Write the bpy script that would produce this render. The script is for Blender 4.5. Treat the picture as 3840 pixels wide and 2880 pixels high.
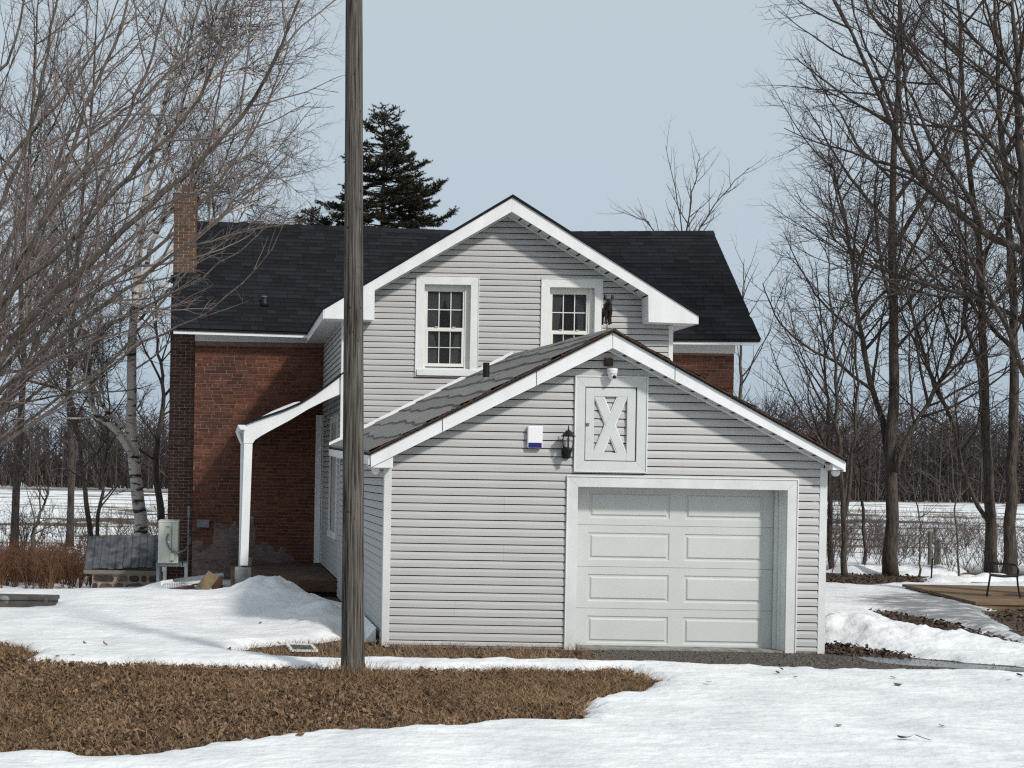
import bpy, bmesh, math, random
import numpy as np
from mathutils import Vector, Matrix

for _o in list(bpy.data.objects):
    bpy.data.objects.remove(_o)
SC = bpy.context.scene
COL = SC.collection

# ------------------------------------------------------------------ camera
F_PX, CX, CY, ROLL, CAMZ = 5200.0, 825.0, 1764.0, 0.017, 2.18   # focal length and principal point in photo pixels
cam_d = bpy.data.cameras.new('camera')
cam = bpy.data.objects.new('camera', cam_d)
COL.objects.link(cam)
cam_d.sensor_width = 36.0
cam_d.sensor_fit = 'HORIZONTAL'
cam_d.lens = F_PX / 3840.0 * 36.0
cam_d.shift_x = (1920.0 - CX) / 3840.0
cam_d.shift_y = (CY - 1440.0) / 3840.0
cam_d.clip_start, cam_d.clip_end = 0.1, 3000.0
cam.matrix_world = Matrix.Translation((0, 0, CAMZ)) @ Matrix.Rotation(math.radians(90), 4, 'X') @ Matrix.Rotation(ROLL, 4, 'Z')
SC.camera = cam

# ------------------------------------------------------------------ sky and sun
SUN_AZ, SUN_EL = math.radians(34.0), math.radians(38.0)      # to the right of the facade normal, above the horizon
world = bpy.data.worlds.new('World')
SC.world = world
world.use_nodes = True
wn, wl = world.node_tree.nodes, world.node_tree.links
wn.clear()
wo = wn.new('ShaderNodeOutputWorld')
bg = wn.new('ShaderNodeBackground')
sky = wn.new('ShaderNodeTexSky')
sky.sky_type = 'NISHITA'
sky.sun_disc = False
sky.sun_elevation = SUN_EL
sky.sun_rotation = math.pi - SUN_AZ
sky.dust_density = 3.0
sky.air_density = 1.2
bg.inputs['Strength'].default_value = 0.10
# a thin even veil of high cloud in front of the clear sky
veil = wn.new('ShaderNodeMix'); veil.data_type = 'RGBA'
veil.inputs[0].default_value = 0.86
tc = wn.new('ShaderNodeTexCoord')
nz = wn.new('ShaderNodeTexNoise'); nz.inputs['Scale'].default_value = 1.6; nz.inputs['Detail'].default_value = 3.0
mpw = wn.new('ShaderNodeMapping'); mpw.inputs['Scale'].default_value = (1, 1, 3.0)
wl.new(tc.outputs['Generated'], mpw.inputs[0]); wl.new(mpw.outputs[0], nz.inputs['Vector'])
cr = wn.new('ShaderNodeValToRGB')
cr.color_ramp.elements[0].position = 0.0; cr.color_ramp.elements[0].color = (3.75, 4.75, 6.0, 1)
cr.color_ramp.elements[1].position = 0.42; cr.color_ramp.elements[1].color = (5.45, 6.17, 6.6, 1)
_e = cr.color_ramp.elements.new(0.14); _e.color = (4.8, 5.70, 6.5, 1)
sepw = wn.new('ShaderNodeSeparateXYZ'); wl.new(tc.outputs['Generated'], sepw.inputs[0])
nm = wn.new('ShaderNodeMath'); nm.operation = 'MULTIPLY_ADD'; nm.inputs[1].default_value = 0.10; nm.inputs[2].default_value = -0.05
wl.new(nz.outputs['Fac'], nm.inputs[0])
ez = wn.new('ShaderNodeMath'); ez.operation = 'ADD'
wl.new(sepw.outputs['Z'], ez.inputs[0]); wl.new(nm.outputs[0], ez.inputs[1]); wl.new(ez.outputs[0], cr.inputs[0])
wl.new(sky.outputs[0], veil.inputs[6]); wl.new(cr.outputs[0], veil.inputs[7])
wl.new(veil.outputs[2], bg.inputs['Color'])
wl.new(bg.outputs[0], wo.inputs['Surface'])

sun_d = bpy.data.lights.new('sun', 'SUN')
sun_d.energy = 2.55
sun_d.angle = math.radians(5.0)
sun_d.color = (1.0, 0.955, 0.89)
sun = bpy.data.objects.new('sun', sun_d)
COL.objects.link(sun)
_sd = Vector((math.sin(SUN_AZ) * math.cos(SUN_EL), -math.cos(SUN_AZ) * math.cos(SUN_EL), math.sin(SUN_EL)))
sun.rotation_euler = _sd.to_track_quat('Z', 'Y').to_euler()
sun.location = (20, -20, 30)

SC.view_settings.view_transform = 'Standard'
SC.view_settings.look = 'None'
SC.view_settings.exposure = 0.12
SC.view_settings.gamma = 1.0
SC.view_settings.use_curve_mapping = False
SC.render.engine = 'CYCLES'
SC.cycles.max_bounces = 6
SC.cycles.diffuse_bounces = 3
SC.cycles.glossy_bounces = 3
SC.cycles.transparent_max_bounces = 8
SC.cycles.use_denoising = False
SC.cycles.pixel_filter_type = 'BLACKMAN_HARRIS'
SC.cycles.filter_width = 1.25

# ------------------------------------------------------------------ measuring helpers (photo pixel + known plane -> metres)
_cr, _sr = math.cos(ROLL), math.sin(ROLL)
def _uw(px, py):
    dx, dy = px - CX, py - CY
    return dx * _cr + dy * _sr, -dx * _sr + dy * _cr
def W(px, py, y):
    u, w = _uw(px, py)
    return u * y / F_PX, CAMZ - w * y / F_PX
def G(px, py, z=0.0):
    u, w = _uw(px, py)
    y = (CAMZ - z) * F_PX / w
    return u * y / F_PX, y
def D(px, py):            # from the 2212-wide view to photo pixels
    return px * 3840 / 2212, py * 3840 / 2212

def smooth(a, b, x):
    t = np.clip((x - a) / (b - a), 0, 1)
    return t * t * (3 - 2 * t)

_NT = np.random.RandomState(5).rand(256, 256)
def vnoise(x, y):
    x = np.asarray(x, float); y = np.asarray(y, float)
    xi, yi = np.floor(x).astype(int), np.floor(y).astype(int)
    fx, fy = x - xi, y - yi
    fx, fy = fx * fx * (3 - 2 * fx), fy * fy * (3 - 2 * fy)
    a = _NT[xi & 255, yi & 255]; b = _NT[(xi + 1) & 255, yi & 255]
    c = _NT[xi & 255, (yi + 1) & 255]; d = _NT[(xi + 1) & 255, (yi + 1) & 255]
    return (a * (1 - fx) + b * fx) * (1 - fy) + (c * (1 - fx) + d * fx) * fy - 0.5
def fbm(x, y, o=4):
    s, a = 0, 1.0
    for i in range(o):
        s = s + a * vnoise(x * 2 ** i + 17 * i, y * 2 ** i + 31 * i); a *= 0.5
    return s

# ------------------------------------------------------------------ materials
def mat(name, col, rough=0.7, var=0.12, scale=6.0, stretch=(1, 1, 1), bump=0.0, bscale=40.0, col2=None, c2pos=(0.45, 0.7), c2scale=3.0,
        metallic=0.0, spec=0.3, rnd=0.0, attr=0.0, streak=None, hue=0.0, trans=0.0):
    m = bpy.data.materials.new(name)
    m.use_nodes = True
    n, l = m.node_tree.nodes, m.node_tree.links
    b = n['Principled BSDF']
    b.inputs['Roughness'].default_value = rough
    b.inputs['Metallic'].default_value = metallic
    b.inputs['Specular IOR Level'].default_value = spec
    if trans: b.inputs['Transmission Weight'].default_value = trans
    geo = n.new('ShaderNodeNewGeometry')
    mp = n.new('ShaderNodeMapping'); mp.inputs['Scale'].default_value = stretch
    l.new(geo.outputs['Position'], mp.inputs['Vector'])
    base = None
    rgb = n.new('ShaderNodeRGB'); rgb.outputs[0].default_value = (*col, 1)
    base = rgb.outputs[0]
    if col2 is not None:
        t = n.new('ShaderNodeTexNoise'); t.inputs['Scale'].default_value = c2scale; t.inputs['Detail'].default_value = 5
        l.new(mp.outputs[0], t.inputs['Vector'])
        r = n.new('ShaderNodeMapRange'); r.inputs[1].default_value = c2pos[0]; r.inputs[2].default_value = c2pos[1]
        l.new(t.outputs['Fac'], r.inputs[0])
        x = n.new('ShaderNodeMix'); x.data_type = 'RGBA'; x.inputs[7].default_value = (*col2, 1)
        l.new(r.outputs[0], x.inputs[0]); l.new(base, x.inputs[6]); base = x.outputs[2]
    t = n.new('ShaderNodeTexNoise'); t.inputs['Scale'].default_value = scale; t.inputs['Detail'].default_value = 6
    l.new(mp.outputs[0], t.inputs['Vector'])
    r = n.new('ShaderNodeMapRange'); r.inputs[1].default_value = 0.25; r.inputs[2].default_value = 0.75
    r.inputs[3].default_value = 1 - var; r.inputs[4].default_value = 1 + var
    l.new(t.outputs['Fac'], r.inputs[0])
    val = r.outputs[0]
    def mul(a, bb):
        k = n.new('ShaderNodeMath'); k.operation = 'MULTIPLY'; l.new(a, k.inputs[0]); l.new(bb, k.inputs[1]); return k.outputs[0]
    if rnd or attr:
        if attr:
            src = n.new('ShaderNodeAttribute'); src.attribute_name = 'rnd'; so = src.outputs['Fac']; amp = attr
        else:
            src = n.new('ShaderNodeObjectInfo'); so = src.outputs['Random']; amp = rnd
        q = n.new('ShaderNodeMapRange'); q.inputs[3].default_value = 1 - amp; q.inputs[4].default_value = 1 + amp
        l.new(so, q.inputs[0]); val = mul(val, q.outputs[0])
    if streak:
        s = n.new('ShaderNodeTexNoise'); s.inputs['Scale'].default_value = 1.0; s.inputs['Detail'].default_value = 6
        m2 = n.new('ShaderNodeMapping'); m2.inputs['Scale'].default_value = streak[0]
        l.new(geo.outputs['Position'], m2.inputs[0]); l.new(m2.outputs[0], s.inputs['Vector'])
        q = n.new('ShaderNodeMapRange'); q.inputs[1].default_value = 0.3; q.inputs[2].default_value = 0.7
        q.inputs[3].default_value = 1 - streak[1]; q.inputs[4].default_value = 1 + streak[1] * 0.6
        l.new(s.outputs['Fac'], q.inputs[0]); val = mul(val, q.outputs[0])
    x = n.new('ShaderNodeVectorMath'); x.operation = 'SCALE'
    l.new(base, x.inputs[0]); l.new(val, x.inputs['Scale'])
    l.new(x.outputs[0], b.inputs['Base Color'])
    if bump:
        t = n.new('ShaderNodeTexNoise'); t.inputs['Scale'].default_value = bscale; t.inputs['Detail'].default_value = 5
        l.new(mp.outputs[0], t.inputs['Vector'])
        k = n.new('ShaderNodeBump'); k.inputs['Strength'].default_value = bump; k.inputs['Distance'].default_value = 0.02
        l.new(t.outputs['Fac'], k.inputs['Height']); l.new(k.outputs[0], b.inputs['Normal'])
    return m

MT = {}
MT['siding'] = mat('vinyl_siding', (0.450, 0.448, 0.444), 0.55, 0.05, 3.0, (0.6, 0.6, 8), 0.05, 60, streak=((0.9, 0.9, 0.25), 0.05), rnd=0.025)
MT['sheath_shade'] = mat('shade_dark_sheathing', (0.05, 0.05, 0.05), 0.9, 0.05)  # backing coloured dark to put shade into the gaps between siding boards
MT['casing'] = mat('garage_casing_metal', (0.63, 0.645, 0.64), 0.45, 0.06, 5.0, bump=0.12, bscale=5, streak=((5, 5, 1.2), 0.08))
MT['hatchpaint'] = mat('hatch_paint', (0.57, 0.595, 0.59), 0.5, 0.05, 5.0)
MT['trim'] = mat('white_trim', (0.73, 0.745, 0.74), 0.45, 0.05, 5.0, bump=0.03, bscale=9, streak=((5, 5, 1.2), 0.06))
MT['fascia'] = mat('white_fascia_metal', (0.79, 0.80, 0.81), 0.4, 0.04, 4.0, bump=0.04, bscale=5, streak=((6, 6, 1.0), 0.07))
MT['soffit'] = mat('soffit_metal', (0.60, 0.61, 0.60), 0.6, 0.05, 30)
MT['door'] = mat('garage_door_paint', (0.555, 0.572, 0.558), 0.5, 0.035, 3.0, bump=0.03, bscale=220)
MT['sash'] = mat('window_vinyl', (0.72, 0.72, 0.68), 0.4, 0.05)
MT['brick'] = mat('red_brick', (0.122, 0.042, 0.024), 0.85, 0.25, 25, bump=0.3, bscale=90, attr=0.33, col2=(0.045, 0.022, 0.018), c2pos=(0.48, 0.72), c2scale=0.9)
MT['brickd'] = mat('dark_chimney_brick', (0.075, 0.038, 0.032), 0.85, 0.25, 25, bump=0.3, bscale=90, attr=0.35, col2=(0.07, 0.035, 0.03), c2pos=(0.45, 0.7), c2scale=1.2)
MT['brickb'] = mat('brown_chimney_brick', (0.112, 0.058, 0.036), 0.85, 0.22, 25, bump=0.3, bscale=90, attr=0.30)
MT['mortar'] = mat('mortar', (0.200, 0.132, 0.104), 0.95, 0.22, 12, bump=0.3, bscale=60, col2=(0.20, 0.14, 0.115), c2scale=1.0)
MT['mortarl'] = mat('light_mortar', (0.44, 0.37, 0.28), 0.95, 0.18, 12, bump=0.3, bscale=60)
MT['parge'] = mat('worn_parging', (0.17, 0.125, 0.118), 0.95, 0.28, 9, (1, 1, 2.5), bump=0.8, bscale=14, col2=(0.095, 0.065, 0.06), c2scale=3.5)
MT['shingle'] = mat('dark_shingle', (0.0105, 0.0120, 0.0155), 0.9, 0.35, 160, bump=0.4, bscale=260, attr=0.45, spec=0.2)
MT['roofdark'] = mat('roof_underlay', (0.012, 0.013, 0.016), 0.95, 0.2)
MT['oldroof'] = mat('old_grey_roofing', (0.205, 0.198, 0.188), 0.9, 0.25, 30, (1, 0.3, 1), bump=0.5, bscale=80, attr=0.14, streak=((1.5, 12, 1.5), 0.18))
MT['rust'] = mat('brown_roof_edge', (0.075, 0.040, 0.024), 0.95, 0.5, 30, bump=0.6, bscale=70, col2=(0.035, 0.03, 0.02), c2scale=9)
MT['black'] = mat('black_metal', (0.009, 0.009, 0.010), 0.5, 0.2, 20, spec=0.3)
MT['bronze'] = mat('dark_bronze', (0.020, 0.015, 0.011), 0.45, 0.4, 25, metallic=0.35, bump=0.3, bscale=50, col2=(0.06, 0.05, 0.02), c2pos=(0.55, 0.8), c2scale=18)
MT['plastic'] = mat('white_plastic', (0.80, 0.80, 0.82), 0.35, 0.02)
MT['blue'] = mat('blue_lens', (0.010, 0.012, 0.13), 0.2, 0.1, spec=0.6)
MT['pole'] = mat('weathered_pole_wood', (0.145, 0.130, 0.115), 0.95, 0.35, 5, (16, 16, 0.55), bump=1.0, bscale=6, col2=(0.030, 0.025, 0.021), c2pos=(0.46, 0.66), c2scale=3.0, streak=((60, 60, 1.2), 0.45))
MT['knot'] = mat('pole_knot', (0.040, 0.033, 0.027), 0.9, 0.4, 40)
MT['concrete'] = mat('concrete', (0.26, 0.255, 0.245), 0.9, 0.3, 9, bump=0.5, bscale=40, col2=(0.13, 0.125, 0.12), c2scale=5)
MT['concred'] = mat('porch_floor', (0.105, 0.062, 0.045), 0.9, 0.35, 5, bump=0.4, bscale=30, col2=(0.05, 0.035, 0.03), c2scale=2)
MT['concdark'] = mat('dark_concrete', (0.085, 0.078, 0.072), 0.95, 0.35, 7, bump=0.6, bscale=30, col2=(0.25, 0.25, 0.25), c2pos=(0.6, 0.72), c2scale=6)
MT['zinc'] = mat('old_galvanised_sheet', (0.105, 0.115, 0.13), 0.6, 0.35, 7, (1, 1, 1), bump=0.2, bscale=30, col2=(0.045, 0.05, 0.056), c2pos=(0.45, 0.65), c2scale=4, metallic=0.2, streak=((9, 2, 2), 0.25))
MT['stone'] = mat('field_stone', (0.06, 0.045, 0.042), 0.9, 0.4, 10, bump=0.7, bscale=30, attr=0.5)
MT['stonemort'] = mat('stone_mortar', (0.30, 0.25, 0.19), 0.95, 0.25, 20, bump=0.5, bscale=40)
MT['hp'] = mat('heat_pump_enamel', (0.50, 0.52, 0.45), 0.45, 0.06, 8)
MT['greymetal'] = mat('grey_painted_metal', (0.17, 0.19, 0.21), 0.6, 0.2, 15)
MT['wood'] = mat('weathered_board', (0.16, 0.145, 0.125), 0.9, 0.3, 6, (2, 2, 20), bump=0.4, bscale=30)
MT['tanwood'] = mat('tan_deck_wood', (0.20, 0.135, 0.080), 0.9, 0.25, 5, (1, 8, 1), bump=0.4, bscale=30, rnd=0.12, col2=(0.13, 0.09, 0.055), c2scale=2)
MT['box'] = mat('wet_cardboard', (0.20, 0.155, 0.085), 0.9, 0.25, 12)
MT['snow'] = None
MT['bark'] = mat('grey_brown_bark', (0.125, 0.105, 0.088), 0.95, 0.35, 8, (5, 5, 1), bump=0.9, bscale=12, col2=(0.045, 0.036, 0.03), c2scale=5)
MT['barkd'] = mat('dark_bark', (0.088, 0.071, 0.060), 0.95, 0.4, 8, (5, 5, 0.8), bump=1.0, bscale=10, col2=(0.026, 0.021, 0.018), c2scale=5)
MT['twigp'] = mat('pale_twig', (0.185, 0.148, 0.135), 0.85, 0.25, 3)
MT['twigm'] = mat('maple_twig', (0.105, 0.080, 0.074), 0.85, 0.3, 3)
MT['twigb'] = mat('birch_twig', (0.088, 0.068, 0.066), 0.9, 0.3, 3)
MT['twigd'] = mat('dark_twig', (0.072, 0.055, 0.049), 0.9, 0.3, 3)
MT['twigr'] = mat('reddish_brush', (0.14, 0.072, 0.042), 0.9, 0.4, 2)
MT['needle'] = mat('spruce_needles', (0.034, 0.036, 0.022), 0.8, 0.5, 4, col2=(0.055, 0.040, 0.022), c2pos=(0.5, 0.75), c2scale=2.5)
MT['leaf'] = mat('dead_leaf', (0.168, 0.104, 0.064), 0.9, 0.4, 9, attr=0.75, col2=(0.27, 0.175, 0.105), c2pos=(0.55, 0.75), c2scale=14, streak=((1.3, 1.6, 1), 0.38))
MT['leafd'] = mat('wet_dark_leaf', (0.075, 0.050, 0.037), 0.9, 0.4, 9, attr=0.6)
MT['straw'] = mat('dead_grass', (0.265, 0.172, 0.096), 0.9, 0.4, 4, attr=0.5, streak=((1.6, 1.1, 1), 0.35))
MT['woods'] = mat('hazed_far_woods_bark', (0.066, 0.053, 0.049), 0.95, 0.35, 0.12, attr=0.4)  # bark tone lightened a little to paint in distance haze

def birch_mat():
    m = mat('birch_bark', (0.52, 0.48, 0.44), 0.7, 0.15, 3, bump=0.2, bscale=20)
    n, l = m.node_tree.nodes, m.node_tree.links
    b = n['Principled BSDF']
    src = b.inputs['Base Color'].links[0].from_socket
    geo = n.new('ShaderNodeNewGeometry')
    mp = n.new('ShaderNodeMapping'); mp.inputs['Scale'].default_value = (1.6, 1.6, 5.5)
    t = n.new('ShaderNodeTexNoise'); t.inputs['Scale'].default_value = 1.5; t.inputs['Detail'].default_value = 6
    r = n.new('ShaderNodeMapRange'); r.inputs[1].default_value = 0.52; r.inputs[2].default_value = 0.6
    x = n.new('ShaderNodeMix'); x.data_type = 'RGBA'; x.inputs[7].default_value = (0.045, 0.035, 0.03, 1)
    l.new(geo.outputs['Position'], mp.inputs[0]); l.new(mp.outputs[0], t.inputs['Vector']); l.new(t.outputs['Fac'], r.inputs[0])
    l.new(r.outputs[0], x.inputs[0]); l.new(src, x.inputs[6]); l.new(x.outputs[2], b.inputs['Base Color'])
    return m
MT['birch'] = birch_mat()

def snow_mat():
    m = bpy.data.materials.new('old_snow'); m.use_nodes = True
    n, l = m.node_tree.nodes, m.node_tree.links
    b = n['Principled BSDF']
    b.inputs['Roughness'].default_value = 0.62
    b.inputs['Specular IOR Level'].default_value = 0.25
    geo = n.new('ShaderNodeNewGeometry')
    t = n.new('ShaderNodeTexNoise'); t.inputs['Scale'].default_value = 1.4; t.inputs['Detail'].default_value = 7
    l.new(geo.outputs['Position'], t.inputs['Vector'])
    r = n.new('ShaderNodeValToRGB')
    r.color_ramp.elements[0].position = 0.32; r.color_ramp.elements[0].color = (0.66, 0.675, 0.69, 1)
    r.color_ramp.elements[1].position = 0.6; r.color_ramp.elements[1].color = (0.82, 0.83, 0.84, 1)
    l.new(t.outputs['Fac'], r.inputs[0])
    at = n.new('ShaderNodeAttribute'); at.attribute_name = 'dirt'
    t3 = n.new('ShaderNodeTexNoise'); t3.inputs['Scale'].default_value = 5; t3.inputs['Detail'].default_value = 7
    mp3 = n.new('ShaderNodeMapping'); mp3.inputs['Scale'].default_value = (0.5, 1.2, 1); mp3.inputs['Rotation'].default_value = (0, 0, 0.5)
    l.new(geo.outputs['Position'], mp3.inputs[0]); l.new(mp3.outputs[0], t3.inputs['Vector'])
    mm = n.new('ShaderNodeMath'); mm.operation = 'MULTIPLY_ADD'; mm.inputs[1].default_value = 3.6; mm.inputs[2].default_value = -1.85
    l.new(t3.outputs['Fac'], mm.inputs[0])
    ad = n.new('ShaderNodeMath'); ad.operation = 'ADD'; ad.use_clamp = True
    l.new(at.outputs['Fac'], ad.inputs[0]); l.new(mm.outputs[0], ad.inputs[1])
    ml = n.new('ShaderNodeMath'); ml.operation = 'MULTIPLY'; ml.use_clamp = True
    l.new(ad.outputs[0], ml.inputs[0]); l.new(at.outputs['Fac'], ml.inputs[1])
    x = n.new('ShaderNodeMix'); x.data_type = 'RGBA'; x.inputs[7].default_value = (0.20, 0.205, 0.21, 1)
    l.new(ml.outputs[0], x.inputs[0]); l.new(r.outputs[0], x.inputs[6]); l.new(x.outputs[2], b.inputs['Base Color'])
    k = n.new('ShaderNodeBump'); k.inputs['Strength'].default_value = 0.7; k.inputs['Distance'].default_value = 0.045
    t2 = n.new('ShaderNodeTexNoise'); t2.inputs['Scale'].default_value = 9; t2.inputs['Detail'].default_value = 6
    l.new(geo.outputs['Position'], t2.inputs['Vector']); l.new(t2.outputs['Fac'], k.inputs['Height']); l.new(k.outputs[0], b.inputs['Normal'])
    return m
MT['snow'] = snow_mat()

def glass_mat():
    m = bpy.data.materials.new('window_glass'); m.use_nodes = True
    n, l = m.node_tree.nodes, m.node_tree.links
    b = n['Principled BSDF']
    b.inputs['Base Color'].default_value = (0.006, 0.007, 0.009, 1)
    b.inputs['Roughness'].default_value = 0.03
    b.inputs['Specular IOR Level'].default_value = 0.32
    geo = n.new('ShaderNodeNewGeometry')
    t = n.new('ShaderNodeTexNoise'); t.inputs['Scale'].default_value = 2.2; t.inputs['Detail'].default_value = 1
    l.new(geo.outputs['Position'], t.inputs['Vector'])
    k = n.new('ShaderNodeBump'); k.inputs['Strength'].default_value = 0.15; k.inputs['Distance'].default_value = 0.02
    l.new(t.outputs['Fac'], k.inputs['Height']); l.new(k.outputs[0], b.inputs['Normal'])
    b.inputs['Alpha'].default_value = 0.38
    return m
MT['glass'] = glass_mat()
MT['curtain'] = mat('dim_curtain', (0.24, 0.245, 0.25), 0.9, 0.2, 5)
MT['glassl'] = MT['glass'].copy(); MT['glassl'].node_tree.nodes['Principled BSDF'].inputs['Base Color'].default_value = (0.022, 0.023, 0.022, 1)
MT['lampglass'] = mat('clear_lantern_glass', (0.75, 0.75, 0.74), 0.05, 0.0)
MT['lampglass'].node_tree.nodes['Principled BSDF'].inputs['Alpha'].default_value = 0.12

# ------------------------------------------------------------------ mesh helpers
def tag(o, label=None, cat=None, group=None, kind=None):
    if label: o['label'] = label
    if cat: o['category'] = cat
    if group: o['group'] = group
    if kind: o['kind'] = kind
    return o

def thing(name, label, cat, loc=(0, 0, 0), group=None):
    o = bpy.data.objects.new(name, None)
    COL.objects.link(o)
    o.empty_display_size = 0.2
    o.location = loc
    WLOC[o] = Vector(loc)
    return tag(o, label, cat, group)

WLOC = {}
def link_mesh(name, me, origin, material, parent, bevel=0.0, smooth_=False):
    o = bpy.data.objects.new(name, me)
    COL.objects.link(o)
    if material is not None and not me.materials:
        me.materials.append(material)
    WLOC[o] = Vector(origin)
    o.location = Vector(origin)
    if parent is not None:
        o.parent = parent
        o.location = Vector(origin) - WLOC[parent]
    if bevel:
        bv = o.modifiers.new('bevel', 'BEVEL'); bv.width = bevel; bv.segments = 2; bv.limit_method = 'ANGLE'
    if smooth_:
        me.shade_smooth()
    return o

class M:
    """collects geometry in world metres; build() links it as one mesh object"""
    def __init__(s):
        s.v, s.f, s.r = [], [], []
    def add(s, vs, fs, rnd=0.5):
        k = len(s.v)
        s.v += [tuple(map(float, p)) for p in vs]
        s.f += [tuple(i + k for i in q) for q in fs]
        s.r += [rnd] * len(fs)
        return s
    def box(s, x0, x1, y0, y1, z0, z1, rnd=0.5):
        return s.add([(x0, y0, z0), (x1, y0, z0), (x1, y1, z0), (x0, y1, z0), (x0, y0, z1), (x1, y0, z1), (x1, y1, z1), (x0, y1, z1)],
                     [(0, 3, 2, 1), (4, 5, 6, 7), (0, 1, 5, 4), (1, 2, 6, 5), (2, 3, 7, 6), (3, 0, 4, 7)], rnd)
    def obox(s, c, ax, ay, az, rnd=0.5):
        c, ax, ay, az = map(Vector, (c, ax, ay, az))
        vs = [c + sx * ax + sy * ay + sz * az for sz in (-1, 1) for sx, sy in ((-1, -1), (1, -1), (1, 1), (-1, 1))]
        return s.add(vs, [(0, 3, 2, 1), (4, 5, 6, 7), (0, 1, 5, 4), (1, 2, 6, 5), (2, 3, 7, 6), (3, 0, 4, 7)], rnd)
    def prism(s, poly, y0, y1, rnd=0.5):          # poly in (x, z), extruded along y
        n = len(poly)
        vs = [(x, y0, z) for x, z in poly] + [(x, y1, z) for x, z in poly]
        fs = [tuple(range(n)), tuple(range(2 * n - 1, n - 1, -1))] + [(i, i + n, (i + 1) % n + n, (i + 1) % n) for i in range(n)]
        return s.add(vs, fs, rnd)
    def prismx(s, poly, x0, x1, rnd=0.5):         # poly in (y, z), extruded along x
        n = len(poly)
        vs = [(x0, y, z) for y, z in poly] + [(x1, y, z) for y, z in poly]
        fs = [tuple(range(n)), tuple(range(2 * n - 1, n - 1, -1))] + [(i, i + n, (i + 1) % n + n, (i + 1) % n) for i in range(n)]
        return s.add(vs, fs, rnd)
    def prismz(s, poly, z0, z1, rnd=0.5):
        n = len(poly)
        vs = [(x, y, z0) for x, y in poly] + [(x, y, z1) for x, y in poly]
        fs = [tuple(range(n - 1, -1, -1)), tuple(range(n, 2 * n))] + [(i, (i + 1) % n, (i + 1) % n + n, i + n) for i in range(n)]
        return s.add(vs, fs, rnd)
    def tube(s, pts, rad, k=8, rnd=0.5, cap=True):
        pts = [Vector(p) for p in pts]
        if not hasattr(rad, '__len__'): rad = [rad] * len(pts)
        vs, prev = [], None
        for i, p in enumerate(pts):
            t = (pts[min(i + 1, len(pts) - 1)] - pts[max(i - 1, 0)]).normalized()
            if prev is None:
                a = Vector((0, 0, 1)) if abs(t.z) < 0.9 else Vector((1, 0, 0))
                nrm = (a - t * a.dot(t)).normalized()
            else:
                nrm = (prev - t * prev.dot(t)).normalized()
            prev = nrm
            bn = t.cross(nrm)
            for j in range(k):
                an = 2 * math.pi * j / k
                vs.append(p + (nrm * math.cos(an) + bn * math.sin(an)) * rad[i])
        fs = []
        for i in range(len(pts) - 1):
            for j in range(k):
                fs.append((i * k + j, i * k + (j + 1) % k, (i + 1) * k + (j + 1) % k, (i + 1) * k + j))
        if cap:
            fs.append(tuple(range(k - 1, -1, -1))); fs.append(tuple(range((len(pts) - 1) * k, len(pts) * k)))
        return s.add(vs, fs, rnd)
    def lathe(s, c, prof, k=16, axis=(0, 0, 1), rnd=0.5):    # prof: (r, h)
        ax = Vector(axis).normalized()
        return s.tube([Vector(c) + ax * h for r, h in prof], [max(r, 1e-4) for r, h in prof], k, rnd)
    def ell(s, c, rx, ry, rz, k=12, m=8, rot=None):
        vs = []
        for i in range(m + 1):
            th = math.pi * i / m
            for j in range(k):
                p = Vector((rx * math.sin(th) * math.cos(2 * math.pi * j / k), ry * math.sin(th) * math.sin(2 * math.pi * j / k), rz * math.cos(th)))
                if rot is not None: p = rot @ p
                vs.append(Vector(c) + p)
        fs = [(i * k + j, (i + 1) * k + j, (i + 1) * k + (j + 1) % k, i * k + (j + 1) % k) for i in range(m) for j in range(k)]
        return s.add(vs, fs)
    def build(s, name, material, parent=None, bevel=0.0, smooth_=False, attr=False, fixn=True):
        v = np.array(s.v, float)
        lo, hi = v.min(0), v.max(0)
        org = ((lo[0] + hi[0]) / 2, (lo[1] + hi[1]) / 2, lo[2])
        me = bpy.data.meshes.new(name)
        me.from_pydata((v - np.array(org)).tolist(), [], s.f)
        if fixn:
            bm = bmesh.new(); bm.from_mesh(me)
            bmesh.ops.recalc_face_normals(bm, faces=bm.faces)
            bm.to_mesh(me); bm.free()
        if attr:
            a = me.attributes.new('rnd', 'FLOAT', 'FACE'); a.data.foreach_set('value', np.array(s.r, np.float32))
        return link_mesh(name, me, org, material, parent, bevel, smooth_)

def np_mesh(name, verts, quads, material, parent=None, rnd=None, smooth_=False, origin=None, attrname='rnd', domain='FACE'):
    """big meshes straight from numpy arrays; quads (n,k)"""
    verts = np.asarray(verts, np.float64); quads = np.asarray(quads, np.int32)
    if origin is None:
        lo, hi = verts.min(0), verts.max(0)
        origin = ((lo[0] + hi[0]) / 2, (lo[1] + hi[1]) / 2, lo[2])
    v = (verts - np.array(origin)).astype(np.float32)
    me = bpy.data.meshes.new(name)
    n, k = quads.shape
    me.vertices.add(len(v)); me.vertices.foreach_set('co', v.ravel())
    me.loops.add(n * k); me.loops.foreach_set('vertex_index', quads.ravel())
    me.polygons.add(n); me.polygons.foreach_set('loop_start', np.arange(0, n * k, k, dtype=np.int32))
    if smooth_:
        me.polygons.foreach_set('use_smooth', np.ones(n, bool))
    me.update(calc_edges=True)
    if rnd is not None:
        a = me.attributes.new(attrname, 'FLOAT', domain); a.data.foreach_set('value', np.asarray(rnd, np.float32))
    return link_mesh(name, me, origin, material, parent)

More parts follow.
